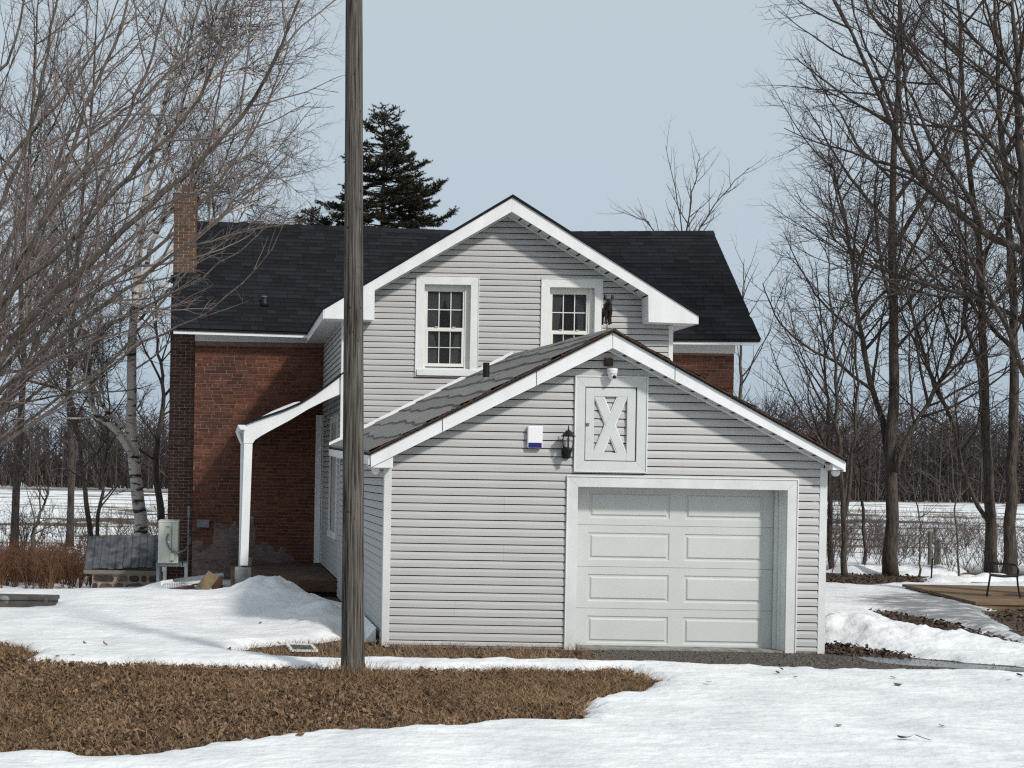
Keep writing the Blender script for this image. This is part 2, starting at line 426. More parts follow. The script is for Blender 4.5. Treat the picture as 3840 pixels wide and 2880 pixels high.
def clip_half(poly, a, b, c):
    """keep a*x + b*z <= c"""
    out = []
    for i in range(len(poly)):
        p, q = poly[i], poly[(i + 1) % len(poly)]
        dp, dq = a * p[0] + b * p[1] - c, a * q[0] + b * q[1] - c
        if dp <= 0: out.append(p)
        if (dp < 0 < dq) or (dq < 0 < dp):
            t = dp / (dp - dq)
            out.append((p[0] + t * (q[0] - p[0]), p[1] + t * (q[1] - p[1])))
    return out

RNG = random.Random(11)
EXPO, GAP = 0.1016, 0.0125
def board(m, poly, plane, zb, zt, side, _part=False):
    """one siding course: poly in (s, z); side 'front' -> s is x, faces -y ; 'left' -> s is y, faces -x; 'right' faces +x"""
    zm = zb + (zt - zb) * .60
    if not _part:
        lo_, hi_ = clip_half(poly, 0, 1, zm), clip_half(poly, 0, -1, -zm)
        for q_ in (lo_, hi_):
            if len(q_) >= 3: board(m, q_, plane, zb, zt, side, True)
        return
    n = len(poly)
    def outp(s, z):
        d = 0.015 + 0.003 * (zm - z) / (zm - zb) if z <= zm else 0.003 + 0.012 * (zt - z) / (zt - zm)
        return {'front': (s, plane - d, z), 'left': (plane - d, s, z), 'right': (plane + d, s, z)}[side]
    def inp(s, z):
        return {'front': (s, plane - 0.001, z), 'left': (plane - 0.001, s, z), 'right': (plane + 0.001, s, z)}[side]
    vs = [outp(s, z) for s, z in poly] + [inp(s, z) for s, z in poly]
    fs = [tuple(range(n)), tuple(range(2 * n - 1, n - 1, -1))] + [(i, i + n, (i + 1) % n + n, (i + 1) % n) for i in range(n)]
    m.add(vs, fs)

def siding(parent, side, plane, s0, s1, z0, z1, halves=(), openings=(), phase=0.0, seams=()):
    z = z0 + phase
    if phase > 0: z -= EXPO
    while z < z1:
        zb, zt = max(z + GAP, z0), min(z + EXPO, z1)
        zz = z
        z += EXPO
        if zt - zb < 0.012: continue
        iv = [(s0, s1)]
        for (a, b, oz0, oz1) in openings:
            if zt > oz0 and zb < oz1:
                nv = []
                for (p, q) in iv:
                    if a > p: nv.append((p, min(q, a)))
                    if b < q: nv.append((max(p, b), q))
                iv = [(p, q) for p, q in nv if q - p > 0.01]
        cut = []
        for (p, q) in iv:
            sm = [x for (x, za, zc) in seams if p + 0.1 < x < q - 0.1 and za <= zz + EXPO / 2 <= zc]
            e = [p] + sorted(sm) + [q]
            cut += [(e[i], e[i + 1] - (0.0015 if i + 2 < len(e) else 0)) for i in range(len(e) - 1)]
        for (p, q) in cut:
            poly = [(p, zb), (q, zb), (q, zt), (p, zt)]
            for h in halves:
                poly = clip_half(poly, *h)
                if len(poly) < 3: break
            if len(poly) < 3: continue
            if max(x for x, _ in poly) - min(x for x, _ in poly) < 0.03: continue
            m = M(); board(m, poly, plane, zb, zt, side)
            m.build('siding_board', MT['siding'], parent)

def line_half(p, q):
    """half plane below the line p-q (x,z)"""
    (x0, z0), (x1, z1) = p, q
    s = (z1 - z0) / (x1 - x0)
    return (-s, 1.0, z0 - s * x0)
# ================================================================== THE BUILDINGS
YG, OG = 17.45, 0.27        # garage front wall, rake overhang
YW, OW = 24.19, 0.39        # wing front wall, rake overhang
YH, YE, YR = 28.44, 28.04, 30.90   # brick wall, main eave, main ridge

def lerp(a, b, t): return a + (b - a) * t
def lerp2(p, q, t): return (p[0] + (q[0] - p[0]) * t, p[1] + (q[1] - p[1]) * t)

# ------------------------------------------------------------------ garage
XL, XR = 2.085, 7.62
gy = YG - OG
A_t, A_b = W(2298, 1246, gy), W(2298, 1305, gy)
L_t, L_b = W(1389, 1704, gy), W(1391, 1752, gy)
R_t, R_b = W(3169, 1730, gy), W(3166, 1762, gy)
garage = thing('garage', 'grey vinyl sided gable garage with a white overhead door', 'garage', ((XL + XR) / 2, YG + 3.2, 0))
BR = W(1920, 1334, YW); BE = W(1233, 1676, YW)      # where the roof meets the wing wall

fw = M()
fw.prism([(XL + .02, -0.1), (XR - .02, -0.1), (XR - .02, R_b[1] - .02), (A_b[0], A_b[1] - .02), (XL + .02, L_b[1] - .02)], YG + 0.36, YG + 0.44)
wallg = fw.build('front_wall', MT['sheath_shade'], garage)
hl = line_half((L_b[0], L_b[1] + .015), (A_b[0], A_b[1] + .015))
hr = line_half((A_b[0], A_b[1] + .015), (R_b[0], R_b[1] + .015))
d_ol, d_or = W(2126, 1900, YG)[0], W(2985, 1900, YG)[0]
d_top = W(2500, 1793, YG)[1]
di_l, di_r, di_t = W(2164, 1900, YG)[0], W(2949, 1900, YG)[0], W(2500, 1831, YG)[1]
h_l, h_r = W(2156, 1590, YG)[0], W(2421, 1590, YG)[0]
h_t, h_b = W(2290, 1415, YG)[1], W(2290, 1767, YG)[1]
hi_l, hi_r = W(2191, 1590, YG)[0], W(2385, 1590, YG)[0]
hi_t, hi_b = W(2290, 1452, YG)[1], W(2290, 1730, YG)[1]
sx1 = W(1890, 1900, YG)[0]; sx2 = W(2560, 1760, YG)[0]
siding(wallg, 'front', YG, XL + .03, XR - .03, 0.03, A_b[1], (hl, hr),
       [(d_ol + .05, d_or - .05, -1, di_t), (h_l + .05, h_r - .05, hi_b, hi_t)],
       phase=0.05, seams=[(sx1, 1.75, 1.95), (sx1, 1.05, 1.25), (sx2, 2.25, 2.45), (sx1 - .6, 0.4, 0.6)])
# side wall
lw = M(); lw.box(XL + .33, XL + .4, YG + .3, YW, -0.1, 2.42)
wl_ = lw.build('side_wall', MT['sheath_shade'], garage)
siding(wl_, 'left', XL, YG + .03, YW - .03, 0.03, 2.36, (), (), phase=0.05)
rw = M(); rw.box(XR - .4, XR - .33, YG + .3, YW, -0.1, 2.35)
wr_ = rw.build('side_wall', MT['sheath_shade'], garage)
siding(wr_, 'right', XR, YG + .03, YW - .03, 0.03, 2.3, (), (), phase=0.05)
# corner posts
for x, s in ((XL, 1), (XR, -1)):
    m = M()
    a, b = (x - .018, x + .075) if s > 0 else (x - .075, x + .018)
    zt = (L_b[1] if s > 0 else R_b[1]) + .02
    m.prismz([(a, YG - .022), (b, YG - .022), (b, YG - .002), (a + (0 if s < 0 else .02), YG - .002), (a + (0 if s < 0 else .02), YG + .07), (a, YG + .07)] if s > 0 else
             [(a, YG - .022), (b, YG - .022), (b, YG + .07), (b - .02, YG + .07), (b - .02, YG - .002), (a, YG - .002)], -.02, zt)
    m.build('corner_post', MT['casing'], garage, 0.003)
# roof planes
def roof_quad(FRt, FEt, BRt, BEt, y0, y1):
    def S(t, v):      # t: 0 eave .. 1 ridge, v: 0 front .. 1 back
        f = lerp2(FEt, FRt, t); b = lerp2(BEt, BRt, t)
        p = lerp2(f, b, v)
        return Vector((p[0], lerp(y0, y1, v), p[1]))
    return S
SL = roof_quad((A_t[0], A_t[1] + .03), (L_t[0] - .02, L_t[1] + .02), BR, BE, gy - .03, YW - .02)
dzb = BE[1] - L_t[1]
SR = roof_quad((A_t[0], A_t[1] + .03), (R_t[0] + .02, R_t[1] + .02), BR, (R_t[0] + .05, R_t[1] + dzb), gy - .03, YW - .02)
rb = M()
for S in (SL, SR):
    c = [S(0, 0), S(1, 0), S(1, 1), S(0, 1)]
    rb.add([p - Vector((0, 0, .006)) for p in c] + [p - Vector((0, 0, .035)) for p in c],
           [(0, 1, 2, 3), (7, 6, 5, 4), (0, 4, 5, 1), (1, 5, 6, 2), (2, 6, 7, 3), (3, 7, 4, 0)])
groof = rb.build('roof', MT['roofdark'], garage)
ns = 8
rr = random.Random(4)
for si, S in enumerate((SL, SR)):
    edges = [0.0] + [(i + rr.uniform(-.12, .12)) / ns for i in range(1, ns)] + [1.0]
    for i in range(ns):
        nv = 40
        vs, fs = [], []
        for k in range(nv + 1):
            v = k / nv
            wob = 0.014 * math.sin(v * 9 + i * 2.1 + si) + 0.008 * math.sin(v * 31 + i) + rr.uniform(-.003, .003)
            wob2 = 0.02
            a = max(edges[i] + (wob if i else 0), -0.005)
            b = min(edges[i + 1] + wob2, 1.0)
            lift = 0.030 + rr.uniform(-.006, .008)
            pa, pb = S(a, v), S(b, v)
            vs += [pa + Vector((0, 0, lift)), pa + Vector((0, 0, 0.0)), pb + Vector((0, 0, 0.004))]
        for k in range(nv):
            q, r_ = 3 * k, 3 * k + 3
            fs += [(q, r_, r_ + 2, q + 2), (q + 1, r_ + 1, r_, q)]
        m = M(); m.add(vs, fs, rr.random())
        m.build('roofing_strip', MT['oldroof'], groof, attr=True)
# rotten brown roof edge along the rakes, with moss
for S, sg in ((SL, 1), (SR, -1)):
    m = M(); n = 130
    for i in range(n):
        t0, t1 = i / n, (i + 1.15) / n
        h = .012 + .018 * rr.random() ** 3 ; d = .01 + .02 * rr.random()
        p, q = S(t0, 0), S(min(t1, 1), 0)
        up = Vector((0, 0, 1)); yy = Vector((0, 1, 0))
        b0, b1 = p - up * .014 - yy * d * .5, q - up * .014 - yy * d * .5
        t0v, t1v = p + up * (h - .006) - yy * d * .5, q + up * (h - .006) - yy * d * .5
        bk = yy * (d + .08)
        m.add([b0, b1, t1v, t0v, b0 + bk, b1 + bk, t1v + bk, t0v + bk],
              [(0, 1, 2, 3), (7, 6, 5, 4), (3, 2, 6, 7), (0, 4, 5, 1), (0, 3, 7, 4), (1, 5, 6, 2)], rr.random())
    m.build('roof_edge', MT['rust'], groof, attr=True)
# ridge cap
m = M()
pts = [SL(1, k / 12) + Vector((rr.uniform(-.008, .008), 0, .026 + rr.uniform(-.006, .006))) for k in range(13)]
for a, b in zip(pts[:-1], pts[1:]):
    sl = 0.54
    w = .13
    L = lambda p, s: p + Vector((s * w, 0, -w * sl))
    m.add([L(a, -1), a, L(a, 1), L(b, -1), b, L(b, 1)] + [p + Vector((0, 0, -.014)) for p in (L(a, -1), a, L(a, 1), L(b, -1), b, L(b, 1))],
          [(0, 1, 4, 3), (1, 2, 5, 4), (6, 9, 10, 7), (7, 10, 11, 8), (0, 6, 7, 1), (1, 7, 8, 2), (0, 3, 9, 6), (2, 8, 11, 5)], rr.random())
m.build('ridge_cap', MT['oldroof'], groof, attr=True)
# flashing on the wing wall
m = M()
off = Vector((0, -.03, 0))
pa, pb = SL(0.0, 1), SL(1.0, 1)
dirv = (pb - pa)
for k in range(1):
    a, b = pa + off, pb + off
    up = Vector((0, 0, .075))
    m.add([a + Vector((0, -.004, .012)), b + Vector((0, -.004, .012)), b + up, a + up, a + Vector((0, .02, .012)), b + Vector((0, .02, .012)), b + up + Vector((0, .02, 0)), a + up + Vector((0, .02, 0))],
          [(0, 1, 2, 3), (7, 6, 5, 4), (3, 2, 6, 7), (0, 4, 5, 1), (0, 3, 7, 4), (1, 5, 6, 2)])
m.build('wall_flashing', MT['fascia'], garage)
# fascia boards, in lengths with open joints
def fascia_run(p0t, p0b, p1t, p1b, cuts, name='fascia_board'):
    x0, x1 = p0t[0], p1t[0]
    ts = [0] + sorted((c - x0) / (x1 - x0) for c in cuts) + [1]
    for i in range(len(ts) - 1):
        a, b = ts[i], ts[i + 1]
        g = 0.010 / abs(x1 - x0) / 2
        a2 = a + (g if i else 0.0008); b2 = b - (g if i + 2 < len(ts) else 0.0008)
        lt, rt, lb, rb_ = lerp2(p0t, p1t, a2), lerp2(p0t, p1t, b2), lerp2(p0b, p1b, a2), lerp2(p0b, p1b, b2)
        jy = rr.uniform(-.004, .004)
        m = M(); m.prism([lb, rb_, rt, lt], gy + jy, gy + .022 + jy)
        m.build(name, MT['fascia'], garage, 0.002)
fascia_run(L_t, L_b, A_t, A_b, [W(1658, 1590, gy)[0], W(2011, 1410, gy)[0]])
fascia_run(A_t, A_b, R_t, R_b, [W(2531, 1410, gy)[0]])
# rake soffits and eave returns
for (p, q) in ((L_b, A_b), (A_b, R_b)):
    m = M(); m.prism([(p[0], p[1] + .012), (q[0], q[1] + .012), (q[0], q[1] + .026), (p[0], p[1] + .026)], gy + .024, YG + .30)
    so = m.build('rake_soffit', MT['soffit'], garage)
    m = M(); m.prism([(p[0], p[1] - .012), (q[0], q[1] - .012), (q[0], q[1] + .011), (p[0], p[1] + .011)], YG - .035, YG - .016)
    m.build('soffit_channel', MT['trim'], garage)
for (b, t, x1) in ((L_b, L_t, XL + .06), (R_b, R_t, XR - .02)):
    m = M()
    x0 = b[0]
    zt = b[1] + abs(x1 - x0) * .5
    m.prism([(x0, b[1] - .004), (x1, b[1] - .004), (x1, zt), (x0, b[1] + .03)], gy + .026, YG - .03)
    m.build('eave_return', MT['fascia'], garage, 0.002)
# eave fascia + gutter outlet along left and right eaves
for S, sg in ((SL, -1), (SR, 1)):
    a, b = S(0, 0.008), S(0, 1)
    m = M()
    o0, o1 = Vector((sg * .0, 0, -.03)), Vector((sg * .0, 0, -.15))
    wv = Vector((-sg * .025, 0, 0))
    m.add([a + o0, b + o0, b + o1, a + o1, a + o0 + wv, b + o0 + wv, b + o1 + wv, a + o1 + wv],
          [(0, 1, 2, 3), (7, 6, 5, 4), (0, 4, 5, 1), (1, 5, 6, 2), (2, 6, 7, 3), (3, 7, 4, 0)])
    m.build('eave_fascia', MT['fascia'], garage)
    m = M()
    xx = XL if sg < 0 else XR
    m.add([a + o1 + wv * .1 + Vector((0, 0, .012)), b + o1 + wv * .1 + Vector((0, 0, .012)), Vector((xx, b.y, b.z - .138)), Vector((xx, a.y, a.z - .138))], [(0, 1, 2, 3)])
    m.add([a + o1 + Vector((0, 0, .02)), b + o1 + Vector((0, 0, .02)), Vector((xx, b.y, b.z - .13)), Vector((xx, a.y, a.z - .13))], [(3, 2, 1, 0)])
    m.build('eave_soffit', MT['soffit'], garage)
    # half round gutter end hanging under the return
    c = W(1407, 1764, YG - .12) if sg < 0 else W(3131, 1772, YG - .12)
    m = M()
    n = 10
    prof = [(c[0] + .048 * math.cos(math.pi + math.pi * k / n), c[1] + .05 * math.sin(math.pi + math.pi * k / n) * .95) for k in range(n + 1)]
    prof = [(c[0] - .048, c[1] + .03)] + prof + [(c[0] + .048, c[1] + .03)]
    m.prism(prof, YG - .16, YG - .12)
    m.build('gutter_end', MT['trim'], garage)

# --- overhead door
drec = YG + 0.29
dz0 = W(2500, 2441, drec)[1]
sec_h = 0.5325
cas = M()
pr = YG - .034
def casing(m, o, i, y0, y1):     # o=(x0,x1,z0,z1) outer, i inner; mitred boards
    m.prism([(o[0], o[2]), (i[0], i[2]), (i[0], i[3]), (o[0], o[3])], y0, y1)
    m.prism([(i[1], i[2]), (o[1], o[2]), (o[1], o[3]), (i[1], i[3])], y0, y1)
    m.prism([(o[0] + .0006, o[3]), (i[0] + .0006, i[3]), (i[1] - .0006, i[3]), (o[1] - .0006, o[3])], y0, y1)
casing(cas, (d_ol, d_or, -.01, d_top), (di_l, di_r, -.01, di_t), pr, YG - .001)
door = cas.build('door_casing', MT['casing'], garage, 0.003)
m = M()      # thin raised bead round the casing
e = .014
m.box(d_ol - e, d_ol, pr - .012, YG, -.01, d_top + e); m.box(d_or, d_or + e, pr - .012, YG, -.01, d_top + e); m.box(d_ol, d_or, pr - .0118, YG, d_top, d_top + e)
m.build('casing_bead', MT['trim'], garage, 0.002)
m = M()
m.box(di_l - .02, di_l, YG, drec + .04, -.01, di_t + .02); m.box(di_r, di_r + .02, YG, drec + .04, -.01, di_t + .02)
m.box(di_l, di_r, YG, drec + .04, di_t, di_t + .02)
m.box(di_r - .045, di_r - .0005, drec - .07, drec - .02, -.01, di_t - .001); m.box(di_r - .02, di_r - .0008, drec - .15, drec - .11, -.01, di_t - .002)
m.build('door_jamb', MT['trim'], garage)
gdoor = thing('garage_door', None, None, ((di_l + di_r) / 2, drec, dz0)); gdoor.parent = garage
gdoor.location = WLOC[gdoor] - WLOC[garage]
dl, dr = di_l - .02, di_r - .002
pan = [(W(2206, 2000, drec)[0], W(2511, 2000, drec)[0]), (W(2567, 2000, drec)[0], W(2862, 2000, drec)[0])]
for k in range(4):
    z0, z1 = dz0 + k * sec_h + .002, dz0 + (k + 1) * sec_h - .002
    y = drec
    xs = [dl, pan[0][0], pan[0][1], pan[1][0], pan[1][1], dr]
    pz0, pz1 = z0 + .085, z1 - .095
    vs, fs = [], []
    m = M()
    def fr(x0, x1, a, b): m.add([(x0, y, a), (x1, y, a), (x1, y, b), (x0, y, b)], [(0, 1, 2, 3)])
    fr(xs[0], xs[5], z0, pz0); fr(xs[0], xs[5], pz1, z1)
    fr(xs[0], xs[1], pz0, pz1); fr(xs[2], xs[3], pz0, pz1); fr(xs[4], xs[5], pz0, pz1)
    for (a, b) in pan:
        rings = [(0, 0), (.014, .013), (.032, .013), (.050, -.003)]
        R = [[(a + i, y + d, pz0 + i), (b - i, y + d, pz0 + i), (b - i, y + d, pz1 - i), (a + i, y + d, pz1 - i)] for i, d in rings]
        for r0, r1 in zip(R[:-1], R[1:]):
            m.add(r0 + r1, [(j, (j + 1) % 4, (j + 1) % 4 + 4, j + 4) for j in range(4)])
        m.add(R[-1], [(0, 1, 2, 3)])
    m.add([(dl, y, z0), (dr, y, z0), (dr, y + .04, z0), (dl, y + .04, z0), (dl, y, z1), (dr, y, z1), (dr, y + .04, z1), (dl, y + .04, z1)],
          [(0, 3, 2, 1), (4, 5, 6, 7), (2, 3, 7, 6)])
    m.build('door_section', MT['door'], gdoor, fixn=True)
m = M(); m.box(dl, dr, drec - .004, drec + .04, dz0 - .035, dz0 - .001); m.build('bottom_seal', MT['black'], gdoor)
m = M(); m.box(XL, XR, YG - .01, YG + .5, -.12, 0.028); m.build('sill_slab', MT['concrete'], garage)

# --- hatch in the gable
hatch = M()
casing(hatch, (h_l, h_r, h_b, h_t), (hi_l, hi_r, hi_b, hi_t), pr, YG - .001)
hatch.prism([(h_l, h_b), (h_r, h_b), (hi_r, hi_b), (hi_l, hi_b)], pr + .0004, YG - .001)
hatch_o = hatch.build('hatch', MT['hatchpaint'], garage, 0.003)
m = M()
m.box(h_l - e, h_l, pr - .012, YG, h_b - e, h_t + e); m.box(h_r, h_r + e, pr - .012, YG, h_b - e, h_t + e)
m.box(h_l, h_r, pr - .0118, YG, h_t, h_t + e); m.box(h_l, h_r, pr - .0118, YG, h_b - e, h_b)
m.build('hatch_bead', MT['trim'], hatch_o, 0.002)
hy = YG - .022
def hz(zx, zy): return W(2050 + zx * .2712, 1350 + zy * .2712, hy)
a0, a1 = hi_l + .012, hi_r - .014
b0, b1 = hi_b + .010, hi_t - .014
sw = .105
m = M(); m.box(a0, a0 + sw, hy, hy + .03, b0, b1); m.build('stile', MT['hatchpaint'], hatch_o, 0.002)
m = M(); m.box(a1 - sw, a1, hy, hy + .03, b0, b1); m.build('stile', MT['hatchpaint'], hatch_o, 0.002)
m = M(); m.box(a0 + sw, a1 - sw, hy + .0005, hy + .03, b0, b0 + .095); m.build('rail', MT['hatchpaint'], hatch_o, 0.002)
m = M(); m.box(a0 + sw, a1 - sw, hy + .0005, hy + .03, b1 - .105, b1); m.build('rail', MT['hatchpaint'], hatch_o, 0.002)
ix0, ix1, iz0, iz1 = a0 + sw, a1 - sw, b0 + .095, b1 - .105
bw = .116
for k, (p, q) in enumerate((((ix0, iz0), (ix1, iz1)), ((ix0, iz1), (ix1, iz0)))):
    s = 1 if k == 0 else -1
    if s > 0: poly = [(ix0, iz0), (ix0 + bw, iz0), (ix1, iz1), (ix1 - bw, iz1)]
    else: poly = [(ix0, iz1), (ix1 - bw, iz0), (ix1, iz0), (ix0 + bw, iz1)]
    ed = .013
    if s > 0: pe = [(ix0, iz0), (ix0 + bw + ed, iz0), (ix1, iz1 - ed * 1.5), (ix1, iz1), (ix1 - bw - ed, iz1), (ix0, iz0 + ed * 1.5)]
    else: pe = [(ix0, iz1), (ix0, iz1 - ed * 1.5), (ix1 - bw - ed, iz0), (ix1, iz0), (ix1, iz0 + ed * 1.5), (ix0 + bw + ed, iz1)]
    m = M(); m.prism(pe, hy + .012 + .002 * k, hy + .027); m.build('brace_bead', MT['fascia'], hatch_o)
    m = M(); m.prism(poly, hy + .003 + .003 * k, hy + .028)
    m.build('cross_brace', MT['hatchpaint'], hatch_o, 0.002)
bp = M(); bp.box(hi_l + .001, hi_r - .001, YG + .03, YG + .05, hi_b, hi_t)
bpo = bp.build('back_panel', MT['sheath_shade'], hatch_o)
zz = hi_b + .02
while zz < hi_t:
    m = M(); zt_ = min(zz + EXPO, hi_t)
    board(m, [(hi_l + .005, zz + GAP), (hi_r - .005, zz + GAP), (hi_r - .005, zt_), (hi_l + .005, zt_)], YG + .028, zz + GAP, zt_, 'front')
    m.build('siding_board', MT['siding'], bpo); zz += EXPO
lz = hz(555, 888)
m = M(); m.box(lz[0] - .028, lz[0] + .028, hy - .014, hy, lz[1] - .02, lz[1] - .006); m.box(lz[0] - .026, lz[0] + .03, hy - .02, hy - .001, lz[1] + .003, lz[1] + .016)
m.build('latch', MT['greymetal'], hatch_o, 0.002)

# ------------------------------------------------------------------ wing
wy = YW - OW
VXL, VXR = 2.10, 7.84
wA_t, wA_b = W(1922, 740, wy), W(1919, 794, wy)
wL_t, wL_b, wL_i, wL_it = W(1217, 1159, wy), W(1216, 1194, wy), W(1404, 1200, wy), W(1405, 1089, wy)
wR_t, wR_b, wR_i, wR_it = W(2615, 1182, wy), W(2615, 1214, wy), W(2432, 1208, wy), W(2431, 1107, wy)
wing = thing('house_wing', 'grey vinyl sided two storey gable wing with two upper windows, joined to brick house', 'house wing', ((VXL + VXR) / 2, YW + 2, 0))
fw = M(); fw.prism([(VXL + .15, -.1), (VXR - .02, -.1), (VXR - .02, wR_i[1]), (wR_it[0], wR_it[1]), (wA_b[0], wA_b[1] - .01), (wL_it[0], wL_it[1]), (VXL + .15, wL_i[1])], YW + .145, YW + .2)
wallw = fw.build('front_wall', MT['sheath_shade'], wing)
whl = line_half((wL_it[0], wL_it[1] + .02), (wA_b[0], wA_b[1] + .02))
whr = line_half((wA_b[0], wA_b[1] + .02), (wR_it[0], wR_it[1] + .02))
def wp(px, py, y=YW - .03): return W(px, py, y)
wins = []
for (o_, i_, n_) in (((1561, 1036, 1792, 1412), (1590, 1067, 1764, 1384), 0), ((2030, 1047, 2256, 1424), (2060, 1078, 2229, 1396), 1)):
    x0 = wp(o_[0], (o_[1] + o_[3]) / 2)[0]; x1 = wp(o_[2], (o_[1] + o_[3]) / 2)[0]
    cx = (o_[0] + o_[2]) / 2
    z1, z0 = wp(cx, o_[1])[1], wp(cx, o_[3])[1]
    ix0 = wp(i_[0], (o_[1] + o_[3]) / 2)[0]; ix1 = wp(i_[2], (o_[1] + o_[3]) / 2)[0]
    iz1, iz0 = wp(cx, i_[1])[1], wp(cx, i_[3])[1]
    wins.append(((x0, x1, z0, z1), (ix0, ix1, iz0, iz1)))
siding(wallw, 'front', YW, VXL + .02, VXR - .02, 2.3, wA_b[1], (whl, whr), [(o[0] + .04, o[1] - .04, i[2] - .02, i[3]) for o, i in wins], phase=.03,
       seams=[(W(2010, 985, YW)[0], 5.6, 5.9), (W(1330, 1300, YW)[0] + .8, 3.5, 3.7), (5.2, 2.9, 3.1)])
sw_ = M(); sw_.box(VXL + .04, VXL + .1, YW + .02, YH + .05, -.1, wL_b[1] + .05)
swl = sw_.build('side_wall', MT['sheath_shade'], wing)
siding(swl, 'left', VXL, YW + .02, YH, 0.32, wL_b[1], (), [(24.75, 26.3, 1.0, 3.2)], phase=.03)
sw_ = M(); sw_.box(VXR - .1, VXR - .04, YW + .21, YH + .05, -.1, wL_b[1] + .05)
swr = sw_.build('side_wall', MT['sheath_shade'], wing)
siding(swr, 'right', VXR, YW + .02, YH, 2.3, wL_b[1], (), (), phase=.03)
m = M(); m.box(VXR - .06, VXR + .018, YW - .022, YW + .07, 0, wR_b[1]); m.build('corner_post', MT['trim'], wing, .003)
m = M(); m.box(VXL - .018, VXL + .06, YW - .022, YW + .07, 0.3, wL_b[1]); m.build('corner_post', MT['trim'], wing, .003)
# corner board at the brick wall, under the porch
m = M(); m.box(VXL - .15, VXL - .03, YH - .05, YH - .001, .32, 3.35); m.build('corner_board', MT['trim'], wing, .003)
m = M(); m.box(VXL - .022, VXL - .001, YH - .16, YH - .052, .32, 3.35); m.build('corner_board', MT['trim'], wing, .003)
# trim frame round a blank panel in the side wall, under the porch
sw0, sw1 = 24.7, 26.35
m = M()
m.prismx([(sw0, .98), (sw0 + .12, 1.1), (sw0 + .12, 3.1), (sw0, 3.22)], VXL - .03, VXL - .001)
m.prismx([(sw1, .98), (sw1 - .12, 1.1), (sw1 - .12, 3.1), (sw1, 3.22)], VXL - .03, VXL - .001)
m.prismx([(sw0, 3.2205), (sw0 + .12, 3.101), (sw1 - .12, 3.101), (sw1, 3.2205)], VXL - .03, VXL - .001)
m.prismx([(sw0, .9795), (sw0 + .12, 1.099), (sw1 - .12, 1.099), (sw1, .9795)], VXL - .05, VXL - .001)
swin = m.build('side_trim_frame', MT['trim'], wing)
m = M(); m.box(VXL + .01, VXL + .03, sw0 + .1, sw1 - .1, 1.08, 3.12); m.build('blank_panel', MT['siding'], swin)
# rake boards with boxed returns
m = M(); m.prism([wL_t, wL_b, wL_i, wL_it, wA_b, wA_t], wy, wy + .024); m.build('rake_board', MT['fascia'], wing, .002)
m = M(); m.prism([(wA_t[0] + .001, wA_t[1]), (wA_b[0] + .001, wA_b[1]), wR_it, wR_i, wR_b, wR_t], wy, wy + .024); m.build('rake_board', MT['fascia'], wing, .002)
for i_, it_, b_, t_ in ((wL_i, wL_it, wL_b, wL_t), (wR_i, wR_it, wR_b, wR_t)):
    s = 1 if i_[0] > b_[0] else -1
    m = M(); m.prism([(b_[0] + s * .004, b_[1] + .006), (i_[0] - s * .004, i_[1] + .006), (it_[0] - s * .004, it_[1] - .01), (t_[0] + s * .004, t_[1] - .02)], wy + .026, YW + .14)
    m.build('eave_box', MT['fascia'], wing)
for (p, q) in ((wL_it, wA_b), (wA_b, wR_it)):
    m = M(); m.prism([(p[0], p[1] + .012), (q[0], q[1] + .012), (q[0], q[1] + .024), (p[0], p[1] + .024)], wy + .026, YW + .12)
    m.build('rake_soffit', MT['soffit'], wing)
    m = M(); m.prism([(p[0], p[1] - .014), (q[0], q[1] - .014), (q[0], q[1] + .011), (p[0], p[1] + .011)], YW - .035, YW - .018)
    m.build('soffit_channel', MT['trim'], wing)
# soffit vents: small dark slots seen along the right rakes
for (p, q, y0, y1, par) in ((wA_b, wR_it, wy + .06, YW - .08, wing), (A_b, R_b, gy + .06, YG - .08, garage)):
    m = M()
    n = int(math.hypot(q[0] - p[0], q[1] - p[1]) / .19)
    for k in range(1, n):
        c = lerp2(p, q, k / n); c2 = lerp2(p, q, k / n + .012)
        m.add([(c[0], y0, c[1] + .0105), (c2[0], y0, c2[1] + .0105), (c2[0], y1, c2[1] + .0105), (c[0], y1, c[1] + .0105)], [(0, 1, 2, 3)])
    m.build('soffit_slots', MT['black'], par)
for s, b_, t_, xw in ((1, wL_b, wL_t, VXL), (-1, wR_b, wR_t, VXR)):
    m = M(); m.prism([(b_[0], b_[1] + .004), (xw, b_[1] + .004), (xw, t_[1] + (abs(xw - t_[0])) * .5), (t_[0], t_[1] - .01)], YW + .142, YH - .02)
    m.build('eave_soffit', MT['soffit'], wing)
    m = M(); m.prism([(b_[0] - s * .02, b_[1] - .004), (b_[0] - s * .001, b_[1] - .004), (b_[0] - s * .001, t_[1]), (b_[0] - s * .02, t_[1])], wy + .001, YH - .02)
    m.build('eave_fascia', MT['fascia'], wing)
m = M()
m.prism([(wL_t[0] - .045, wL_t[1] - .018), (wL_t[0] - .045, wL_t[1] + .022), (wA_t[0], wA_t[1] + .048), (wR_t[0] + .045, wR_t[1] + .022), (wR_t[0] + .045, wR_t[1] - .018), (wA_t[0], wA_t[1] + .003)], wy - .03, 30.1)
m.build('roof', MT['shingle'], wing, attr=True)

